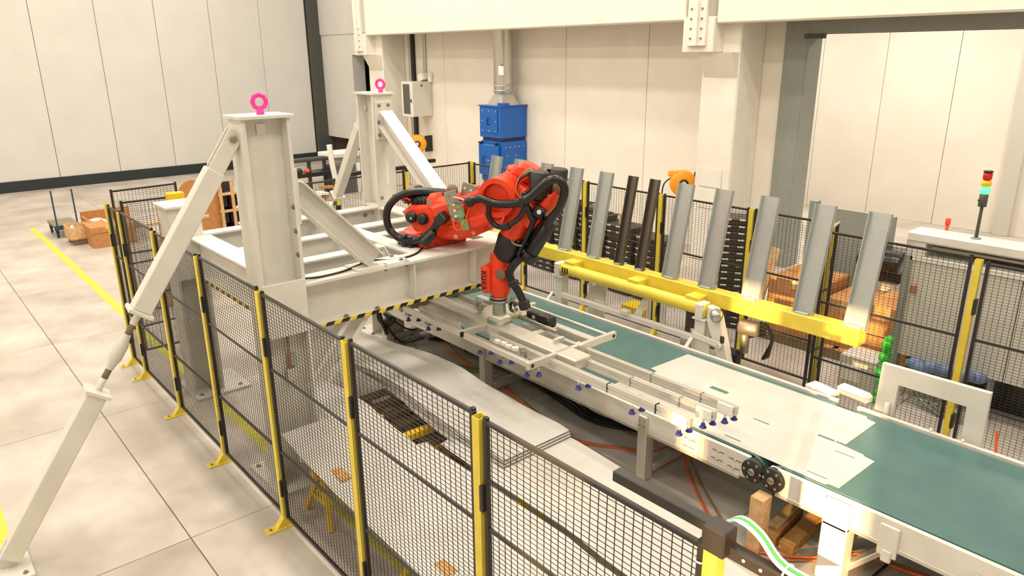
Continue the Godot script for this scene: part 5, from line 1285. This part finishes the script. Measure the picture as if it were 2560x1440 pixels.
func behind_the_fence() -> void:
	# stacks of dark trays with pale clips
	var proto := Node3D.new()
	proto.name = "tray"
	part("body", B.new().span(V(-0.28, 0.0, -0.2), V(0.28, 0.095, 0.2), 0.01), "tray", proto)
	part("rim", B.new().span(V(-0.3, 0.075, -0.22), V(0.3, 0.092, 0.22), 0.003), "tray", proto)
	for x in [-0.2, 0.0, 0.2]:
		part("clip", B.new().span(V(x - 0.045, 0.07, 0.215), V(x + 0.045, 0.094, 0.228), 0.003), "tray_clip", proto)
	var stacks := [[-10.0, 13, "far left"], [-9.35, 14, "left"], [-8.7, 13, "middle"], [-8.05, 12, "right"], [-7.4, 11, "far right"]]
	var nth := ["first", "second", "third", "fourth", "fifth", "sixth", "seventh", "eighth", "ninth", "tenth", "eleventh", "twelfth", "thirteenth", "fourteenth", "fifteenth", "sixteenth", "seventeenth"]
	var first := true
	for s in stacks:
		for k in s[1]:
			var t: Node3D = proto if first else proto.duplicate()
			first = false
			t.position = V(s[0] + rng.randf_range(-0.015, 0.015), 0.1 * k, -9.55 + rng.randf_range(-0.02, 0.02))
			add_child(t, true)
			tag(t, "dark tray with white clips, %s from the top of the %s stack behind the slides" % [nth[s[1] - 1 - k], s[2]], "tray", "trays in the %s stack" % s[2])
	for s in [[-5.78, 17, "narrow stack left of the cardboard boxes"]]:
		for k in s[1]:
			var t: Node3D = proto.duplicate()
			t.position = V(s[0], 0.1 * k, -9.5)
			t.rotation.y = 0.5
			add_child(t, true)
			tag(t, "dark tray with white clips, %s from the top of the stack beside the cardboard boxes" % nth[s[1] - 1 - k], "tray", "trays in the narrow stack")
	single("canister", B.new().lathe([[0.0, 0.0], [0.1, 0.0], [0.105, 0.02], [0.105, 0.2], [0.04, 0.25], [0.04, 0.28], [0.0, 0.28]], Transform3D(Basis(), V(-8.05, 1.2, -9.5)), 16), "card_pale", "beige canister standing on the tray stack behind the narrow slides", "canister")
	var bx := thing("wire_basket", "dark wire basket with grey parts on top of the tray stacks", "basket")
	part("base", B.new().span(V(-9.0, 1.3, -9.7), V(-8.5, 1.32, -9.35), 0.003), "tray", bx)
	part("rim", B.new().span(V(-9.0, 1.5, -9.36), V(-8.5, 1.52, -9.34), 0.0).span(V(-9.0, 1.3, -9.36), V(-8.98, 1.5, -9.34), 0.0).span(V(-8.52, 1.3, -9.36), V(-8.5, 1.5, -9.34), 0.0), "wire", bx)
	part("content", B.new().span(V(-8.9, 1.32, -9.6), V(-8.62, 1.42, -9.4), 0.02), "grille", bx)
	single("electric_box", B.new().span(V(-6.75, 0.0, -8.75), V(-6.5, 0.6, -8.55), 0.008), "paper", "white box with a cable behind the yellow fence post under the slides", "box")
	single("crate", B.new().span(V(-6.05, 0.0, -8.9), V(-5.55, 0.5, -8.6), 0.01).span(V(-6.06, 0.36, -8.59), V(-5.54, 0.5, -8.58), 0.004), "tray", "dark crate standing on the floor under the yellow shaft", "crate")
	single("scrap_box", B.new().span(V(-7.3, 0, -8.9), V(-6.85, 0.16, -8.6), 0.01), "yellow_deep", "low yellow box on the floor under the yellow shaft", "box")
	# cardboard on pallets
	var defs := [[-5.2, -4.42, 0.16, 0.95, -10.2, -9.35, "big cardboard box right of the narrow tray stack", "card"], [-4.36, -3.85, 0.16, 0.82, -10.2, -9.4, "cardboard box behind the end of the yellow beam", "card"], [-3.8, -3.2, 0.5, 0.9, -10.1, -9.3, "cardboard box on top, beside the grey machine", "card"], [-3.8, -3.2, 0.16, 0.48, -10.1, -9.3, "cardboard box at the bottom, beside the grey machine", "card"]]
	for q in defs:
		var o := thing("cardboard_box", q[6], "box", "cardboard boxes behind the rear fence")
		part("carton", B.new().span(V(q[0], q[2], q[4]), V(q[1], q[3], q[5]), 0.006), q[7], o)
		part("tape", B.new().span(V((q[0] + q[1]) / 2 - 0.03, q[3] - 0.12, q[5]), V((q[0] + q[1]) / 2 + 0.03, q[3] + 0.002, q[5] + 0.003), 0.0), "card_pale", o)
		part("flap_line", B.new().span(V(q[0] + 0.02, q[3], q[4] + 0.02), V(q[1] - 0.02, q[3] + 0.012, (q[4] + q[5]) / 2 - 0.01), 0.003), q[7], o)
	var pal := thing("pallet", "wooden pallet carrying the cardboard boxes behind the rear fence", "pallet")
	for k in 9: part("plank", B.new().span(V(-5.25 + 0.23 * k, 0.135, -10.25), V(-5.08 + 0.23 * k, 0.158, -9.3), 0.003), "wood", pal)
	for z in [-10.2, -9.8, -9.4]: part("runner", B.new().span(V(-5.25, 0, z), V(-3.2, 0.135, z + 0.09), 0.004), "wood_dark", pal)
	single("plank", B.new().bar(V(-5.42, 0.02, -9.2), V(-5.3, 1.3, -9.6), 0.2, 0.03, V(0, 0, 1)), "wood_pale", "pale plank leaning upright beside the cardboard boxes", "plank")
	single("partition", B.new().span(V(-5.3, 0, -10.7), V(-4.1, 1.78, -10.64), 0.004).span(V(-5.36, 0, -10.72), V(-5.24, 1.85, -10.6), 0.004), "steel_frame", "grey partition panel behind the cardboard boxes", "partition")
	var hd := thing("motor_roll", "black machine with a shiny roll behind the cardboard boxes", "machine")
	part("housing", B.new().span(V(-4.3, 0.95, -10.55), V(-3.75, 1.4, -10.2), 0.03), "rubber", hd)
	part("roll", B.new().cyl(V(-4.3, 1.25, -10.15), V(-3.75, 1.25, -10.15), 0.13, -1, 16), "rubber", hd)
	part("stand", B.new().span(V(-4.2, 0, -10.5), V(-3.85, 0.95, -10.25), 0.004), "cabinet", hd)
	var pm := thing("small_unit", "light grey floor unit with a white cover behind the beam end", "machine")
	part("body", B.new().span(V(-3.72, 0.0, -9.0), V(-3.28, 0.42, -8.6), 0.01), "cabinet", pm)
	part("cover", B.new().span(V(-3.68, 0.1, -8.6), V(-3.45, 0.3, -8.58), 0.005), "paper", pm)
	single("white_scrap", B.new().box(V(-3.05, 0.75, -6.75), V(0.3, 0.05, 0.16), Basis(V(0, 1, 0), -0.2), 0.01).cyl(V(-3.1, 0.76, -6.68), V(-3.1, 0.79, -6.68), 0.03, -1, 12), "paper", "small white bracket with a cord at the belt's far edge", "bracket")
	single("white_roll", B.new().box(V(-2.75, 0.8, -6.8), V(0.34, 0.1, 0.12), Basis(V(0, 1, 0), -0.15), 0.03), "paper", "white wrapped roll lying beside the square portal", "roll")
	var gb := B.new()
	for k in 16: gb.ball(V(-3.12 + rng.randf_range(-0.05, 0.05), 0.05 + 0.05 * k, -8.45 + rng.randf_range(-0.05, 0.05)), 0.055, 8)
	single("green_net", gb, "green_bag", "bright green crumpled net bundle standing beside the grey machine", "net")
	# portal over the far belt edge
	var po := thing("portal_frame", "white square portal frame standing at the far belt edge", "frame")
	part("frame", B.new().extr([Vector2(-2.53, 0.2), Vector2(-2.36, 0.2), Vector2(-2.34, 1.055), Vector2(-1.77, 1.05), Vector2(-1.75, 0.2), Vector2(-1.6, 0.2), Vector2(-1.61, 1.235), Vector2(-2.51, 1.225)], Transform3D(Basis(), V(0, 0, -6.77)), 0.05, 0.003), "white", po)
	part("dowel", B.new().cyl(V(-2.4, 0.72, -6.7), V(-2.4, 0.86, -6.7), 0.022, -1, 12), "paper", po)
	# grey machine with the signal tower
	var gm := thing("machine_cabinet", "large light grey machine cabinet behind the right rear fence", "machine")
	part("front_panel", B.new().span(V(-3.22, 0.5, -9.0), V(-2.06, 1.72, -8.9), 0.006).span(V(-2.05, 0.5, -9.0), V(-0.9, 1.72, -8.9), 0.006), "cabinet", gm)
	part("body", B.new().span(V(-3.2, 0.5, -10.0), V(-0.9, 1.7, -9.0), 0.0), "cabinet", gm)
	part("corner_post", B.new().span(V(-3.26, 0.3, -8.98), V(-3.17, 1.95, -8.88), 0.004), "steel_frame", gm)
	part("top_frame", B.new().span(V(-3.26, 1.9, -9.2), V(-0.9, 2.02, -8.86), 0.02).span(V(-3.26, 1.72, -9.2), V(-3.05, 1.92, -8.88), 0.01), "white", gm)
	part("top_deck", B.new().span(V(-3.2, 1.68, -10.0), V(-0.9, 1.74, -8.88), 0.004), "white", gm)
	part("louvre", B.new().span(V(-3.0, 1.84, -9.0), V(-0.9, 1.87, -8.92), 0.002), "steel", gm)
	part("recess", B.new().span(V(-3.05, 1.74, -9.25), V(-0.9, 1.9, -9.2), 0.0), "grille", gm)
	part("undercarriage", B.new().span(V(-3.1, 0.0, -9.9), V(-0.9, 0.5, -9.3), 0.0), "rubber", gm)
	for x in [-2.95, -2.2, -1.6]:
		part("leg", B.new().span(V(x, 0, -9.0), V(x + 0.06, 0.5, -8.94), 0.003), "steel_frame", gm)
	for k in 7:
		part("vent_slat", B.new().span(V(-1.72, 0.98 + 0.035 * k, -8.905), V(-1.3, 1.0 + 0.035 * k, -8.89), 0.003), "rubber", gm)
	part("hinge", B.new().box(V(-3.1, 1.35, -8.85), V(0.06, 0.1, 0.05)), "hose_brown", gm)
	var rod := B.new()
	for k in 5: rod.tube([V(-3.0 + 0.1 * k, 0.05, -8.75), V(-2.9 + 0.12 * k, 0.3, -8.7), V(-2.75 + 0.12 * k, 0.12, -8.65), V(-2.5 + 0.1 * k, 0.02, -8.6)], 0.012, 6)
	single("cable_tangle", rod, "adapter", "tangled grey-green cables on the floor inside the portal view", "cables").set_meta("kind", "stuff")
	var pw := B.new()
	for k in 8: pw.ball(V(-2.9 + 0.09 * k, 0.52 + rng.randf_range(-0.03, 0.05), -8.7 + rng.randf_range(-0.06, 0.06)), 0.1, 10, V(1.2, 0.7, 1))
	single("plastic_wrap", pw, "bag_blue", "blue-grey crumpled plastic wrap under the grey machine panel", "plastic wrap")
	var st := thing("signal_tower", "signal tower with red, yellow and glowing green lamps on the grey machine", "signal tower")
	var s0 := V(-2.6, 2.02, -9.0)
	part("foot", B.new().cyl(s0, s0 + V(0, 0.02, 0), 0.05, -1, 14), "steel", st)
	part("pole", B.new().cyl(s0 + V(0, 0.02, 0), s0 + V(0, 0.4, 0), 0.018, 0.016, 10), "dark_frame", st)
	part("socket", B.new().cyl(s0 + V(0, 0.36, 0), s0 + V(0, 0.5, 0), 0.042, -1, 18).ball(s0 + V(-0.03, 0.43, 0.03), 0.016, 8), "dark_frame", st)
	part("green_lamp", B.new().cyl(s0 + V(0, 0.5, 0), s0 + V(0, 0.575, 0), 0.05, -1, 18, 0.01), "lamp_green", st)
	part("yellow_lamp", B.new().cyl(s0 + V(0, 0.58, 0), s0 + V(0, 0.645, 0), 0.048, -1, 18, 0.01), "lamp_yellow", st)
	part("red_lamp", B.new().cyl(s0 + V(0, 0.65, 0), s0 + V(0, 0.73, 0), 0.044, -1, 18, 0.01), "lamp_red", st)
	part("cap", B.new().cyl(s0 + V(0, 0.73, 0), s0 + V(0, 0.75, 0), 0.048, -1, 18, 0.006), "rubber", st)
	var gl := OmniLight3D.new()
	gl.name = "green_lamp_light"
	gl.position = s0 + V(0, 0.54, 0)
	gl.light_color = Color(0.35, 0.95, 0.6)
	gl.light_energy = 0.02
	gl.light_size = 0.04
	gl.omni_range = 30.0
	gl.omni_attenuation = 2.0
	gl.shadow_enabled = true
	st.add_child(gl)
	single("guide_post", B.new().cyl(V(-3.1, 0, -9.6), V(-3.1, 2.02, -9.6), 0.02, -1, 8).cyl(V(-3.1, 2.0, -9.6), V(-3.1, 2.08, -9.6), 0.03, -1, 8), "red_cap", "thin rod with a red tip behind the last slide", "rod")
	single("shelf_rack", B.new().span(V(-1.6, 0.45, -8.7), V(-1.0, 0.47, -8.5), 0.0).bar(V(-1.58, 0.05, -8.6), V(-1.5, 0.85, -8.6), 0.015, 0.015).bar(V(-1.48, 0.05, -8.6), V(-1.4, 0.85, -8.6), 0.015, 0.015).bar(V(-1.38, 0.05, -8.6), V(-1.3, 0.85, -8.6), 0.015, 0.015), "rubber", "dark wire rack at the right edge behind the rear fence", "rack")
	single("air_gun", B.new().box(V(-1.3, 0.05, -7.9), V(0.3, 0.06, 0.08), Basis(V(0, 1, 0), -0.3), 0.02), "rubber", "black tool lying on the floor beyond the right portal leg", "tool")
	single("orange_lead", B.new().tube([V(-1.62, 0.7, -7.2), V(-1.56, 0.4, -7.1), V(-1.52, 0.02, -7.0)], 0.012, 6), "hose_orange", "short orange lead hanging behind the right portal leg", "cable")

# ---------------------------------------------------------------- left background

func left_background() -> void:
	# flat trolley
	var o := thing("trolley", "flat trolley with two blue uprights on the open floor", "trolley")
	part("deck", B.new().span(V(-20.35, 0.22, -3.3), V(-19.4, 0.29, -2.8), 0.006), "plank_grey", o)
	part("deck_edge", B.new().span(V(-19.42, 0.2, -3.32), V(-19.37, 0.3, -2.78), 0.004), "dolly_blue", o)
	for z in [-2.84, -3.26]:
		part("upright", B.new().bar(V(-19.38, 0.22, z), V(-19.5, 1.1, z - 0.02), 0.035, 0.035), "dolly_blue", o)
		for x in [-20.25, -19.5]:
			part("wheel", B.new().cyl(V(x, 0.08, z - 0.02), V(x, 0.08, z + 0.02), 0.08, -1, 16), "rubber", o)
			part("caster_fork", B.new().span(V(x - 0.03, 0.1, z - 0.03), V(x + 0.03, 0.22, z + 0.03), 0.004), "dark_frame", o)
	# open wooden crate on blocks, carton, pallet collar
	o = thing("wooden_crate", "small open wooden crate on blocks beside the trolley", "crate")
	for k in 4:
		var z0 := [-3.38, -2.92, -3.38, -3.38][k] as float
		var x0 := [-19.0, -19.0, -19.0, -18.4][k] as float
		part("board", B.new().span(V(x0, 0.14, z0), V(-18.4 if k < 2 else x0 + 0.02, 0.4, z0 + 0.02 if k < 2 else -2.9), 0.003), "wood_pale", o)
	part("bottom", B.new().span(V(-19.0, 0.12, -3.38), V(-18.38, 0.14, -2.9), 0.0), "wood", o)
	for x in [-18.95, -18.5]: part("block", B.new().span(V(x, 0, -3.35), V(x + 0.1, 0.12, -2.95), 0.004), "wood_dark", o)
	part("foam_lump", B.new().box(V(-18.6, 0.36, -3.0), V(0.1, 0.12, 0.06), Basis(V(0, 0, 1), 0.3), 0.01), "paper", o)
	o = thing("carton", "big closed cardboard carton left of the fence corner", "box")
	part("carton", B.new().span(V(-18.5, 0, -4.1), V(-17.78, 0.34, -3.22), 0.006), "card", o)
	part("lid", B.new().span(V(-18.52, 0.33, -4.12), V(-17.76, 0.46, -3.2), 0.006), "card", o)
	part("tape", B.new().span(V(-17.8, 0.4, -3.9), V(-17.757, 0.463, -3.5), 0.0).span(V(-18.52, 0.46, -3.75), V(-17.76, 0.464, -3.62), 0.0), "card_pale", o)
	single("cardboard_tray", B.new().span(V(-20.3, 0, -4.6), V(-20.25, 0.4, -3.5), 0.0).span(V(-20.3, 0, -3.55), V(-19.4, 0.3, -3.5), 0.0).span(V(-20.3, 0, -4.6), V(-19.3, 0.12, -3.5), 0.0), "card", "open shallow cardboard tray behind the closed carton", "box")
	var sc := B.new()
	for k in 7: sc.box(V(-19.6 + rng.randf_range(-0.3, 0.3), 0.18 + 0.02 * k, -3.9 + rng.randf_range(-0.25, 0.25)), V(0.16, 0.05, 0.09), Basis(V(0, 1, 0), k * 0.8) * Basis(V(1, 0, 0), 0.3), 0.01)
	single("packing_foam", sc, "paper", "heap of pale foam pieces in the shallow cardboard tray", "foam").set_meta("kind", "stuff")
	single("light_curtain", B.new().span(V(-10.46, 0.0, -3.06), V(-10.34, 2.26, -2.84), 0.012), "yellow_deep", "broad yellow guard column just inside the left fence corner", "column")
	# timber heap beyond the open gate
	for q in [[-14.2, 0.0, -4.4, 1.0, 0.5, 0.9, "wooden packing case low beyond the open mesh gate", "card"], [-14.2, 0.5, -4.3, 0.9, 0.35, 0.7, "upper wooden packing case beyond the open mesh gate", "wood_pale"], [-13.1, 0.0, -3.5, 0.5, 0.45, 0.5, "brown carton just behind the front fence's far end", "card"]]:
		var c := thing("packing_case", q[6], "case")
		part("case", B.new().span(V(q[0], q[1], q[2]), V(q[0] + q[3], q[1] + q[4], q[2] + q[5]), 0.006), q[7], c)
		for k in 3: part("batten", B.new().span(V(q[0] + q[3], q[1] + 0.02, q[2] + 0.05 + k * (q[5] - 0.15) / 2), V(q[0] + q[3] + 0.02, q[1] + q[4] - 0.02, q[2] + 0.1 + k * (q[5] - 0.15) / 2), 0.002), "wood_pale", c)
	for k in 3:
		single("timber", B.new().bar(V(-12.9 + 0.15 * k, 0.0, -3.25 - 0.25 * k), V(-13.1 + 0.1 * k, [1.5, 1.85, 1.2][k], -3.45 - 0.22 * k), 0.06, 0.03), "wood_pale", ["short pale batten upright behind the open gate", "tallest pale batten upright behind the open gate", "pale batten upright behind the open gate, nearest the yellow column"][k], "timber")
	single("timber", B.new().bar(V(-13.1, 1.32, -3.1), V(-13.0, 1.34, -4.2), 0.05, 0.05), "wood_pale", "pale crossbar joining the battens behind the open gate", "timber")
	single("black_post", B.new().span(V(-12.8, 0.0, -3.75), V(-12.7, 1.35, -3.65), 0.004), "rubber", "short black post between the pale battens", "post")
	# wooden rack with dark goods
	o = thing("wooden_rack", "pale timber rack with dark goods behind the white platform beam", "rack")
	for z in [-5.14, -5.38, -5.52, -5.84, -6.28]:
		part("upright", B.new().span(V(-15.05, 0, z - 0.028), V(-15.0, 1.62, z + 0.028), 0.003), "wood_pale", o)
	for y in [0.5, 0.95, 1.3]:
		part("shelf_rail", B.new().span(V(-15.06, y, -6.32), V(-15.01, y + 0.05, -5.1), 0.003), "wood_pale", o)
	part("side_board", B.new().span(V(-15.1, 0.3, -5.76), V(-15.06, 1.25, -5.58), 0.003), "steel_frame", o)
	part("foil_panel", B.new().span(V(-15.12, 0.3, -6.25), V(-15.09, 1.3, -5.86), 0.003), "cabinet", o)
	for k in 6:
		part("dark_package", B.new().span(V(-15.5, 0.36 + 0.34 * (k / 2), -5.5 + 0.2 * (k % 2)), V(-15.1, 0.64 + 0.34 * (k / 2), -5.33 + 0.2 * (k % 2)), 0.02), ["rubber", "ink", "plastic"][k % 3], o)
	part("back_board", B.new().span(V(-15.55, 0.2, -5.6), V(-15.52, 1.5, -5.1), 0.0), "void", o)
	for q in [[-4.62, 0.26, "curved orange-brown plywood board left of the tie rod"], [-5.05, 0.16, "curved orange-brown plywood board right of the tie rod"]]:
		var pts := []
		for k in 9:
			var a := PI * k / 8
			pts.append(Vector2(q[0] + cos(a) * q[1], 1.42 + sin(a) * 0.26))
		pts.append_array([Vector2(q[0] - q[1], 0.0), Vector2(q[0] + q[1], 0.0)])
		single("plywood_board", B.new().extr(pts, Transform3D(ZX, V(-15.1, 0, 0)), 0.03, 0.004), "card", q[2], "board")
	# clutter by the left wall
	o = thing("black_bench", "low black bench against the dark kerb of the left wall", "bench")
	part("top", B.new().span(V(-20.6, 0.62, -10.3), V(-20.0, 0.74, -9.0), 0.01), "rubber", o)
	part("shelf", B.new().span(V(-20.6, 1.05, -10.25), V(-20.3, 1.12, -9.05), 0.004), "dark_frame", o)
	for z in [-9.1, -9.7, -10.2]: part("leg", B.new().span(V(-20.55, 0, z - 0.04), V(-20.45, 1.06, z + 0.04), 0.0), "dark_frame", o)
	part("glove_box", B.new().ball(V(-20.0, 0.82, -9.15), 0.1, 10), "rubber", o)
	single("orange_ball", B.new().ball(V(-20.1, 0.8, -9.45), 0.075, 12), "red_cap", "small orange globe on the black bench", "globe")
	single("white_strip", B.new().tube([V(-20.0, 1.5, -10.16), V(-20.0, 1.0, -10.2), V(-20.0, 0.4, -10.28), V(-20.0, 0.0, -10.3)], 0.09, 6), "paper", "tall white folded sheet standing at the wall corner", "sheet")
	o = thing("speaker_cabinet", "dark grey mesh-covered cabinet behind the end fence", "cabinet")
	part("body", B.new().span(V(-20.6, 0.0, -10.98), V(-20.0, 0.86, -10.3), 0.01), "grille", o)
	part("side_strip", B.new().span(V(-20.05, 0, -11.12), V(-19.98, 0.88, -11.02), 0.004), "paper", o)
	single("black_stand", B.new().span(V(-20.1, 0, -11.3), V(-20.0, 1.32, -11.2), 0.004).bar(V(-20.05, 1.3, -11.25), V(-20.05, 1.34, -11.0), 0.05, 0.05), "rubber", "black upright stand left of the rear column", "stand")
	single("white_bench", B.new().span(V(-21.5, 1.0, -11.6), V(-20.6, 1.14, -10.5), 0.02).span(V(-21.5, 0, -11.6), V(-20.65, 1.0, -11.5), 0.0), "paper", "white topped bench behind the black stand", "bench")
	o = thing("scrap_heap", "pile of pale paper and brown offcuts behind the end fence", "scrap")
	var h := B.new()
	var h2 := B.new()
	for k in 16:
		var p := V(-14.0 + rng.randf_range(-0.4, 0.3), 0.75 + 0.04 * k, -6.85 + rng.randf_range(-0.3, 0.3))
		(h if k % 3 else h2).box(p, V(0.3, 0.05, 0.16), Basis(V(0, 1, 0), k * 0.9) * Basis(V(1, 0, 0), rng.randf_range(-0.4, 0.4)), 0.005)
	part("paper_scrap", h, "paper", o).set_meta("kind", "stuff")
	part("board_scrap", h2, "card", o).set_meta("kind", "stuff")
	part("table", B.new().span(V(-14.6, 0.66, -7.3), V(-13.6, 0.74, -6.4), 0.004).span(V(-14.55, 0, -7.25), V(-14.45, 0.66, -7.15), 0.0).span(V(-13.75, 0, -7.25), V(-13.65, 0.66, -7.15), 0.0).span(V(-13.75, 0, -6.55), V(-13.65, 0.66, -6.45), 0.0), "wood", o)
	single("dark_stake", B.new().bar(V(-12.2, 0, -11.0), V(-12.2, 1.55, -11.1), 0.08, 0.08), "wood_dark", "dark timber stake behind the end fence under the brace", "stake")
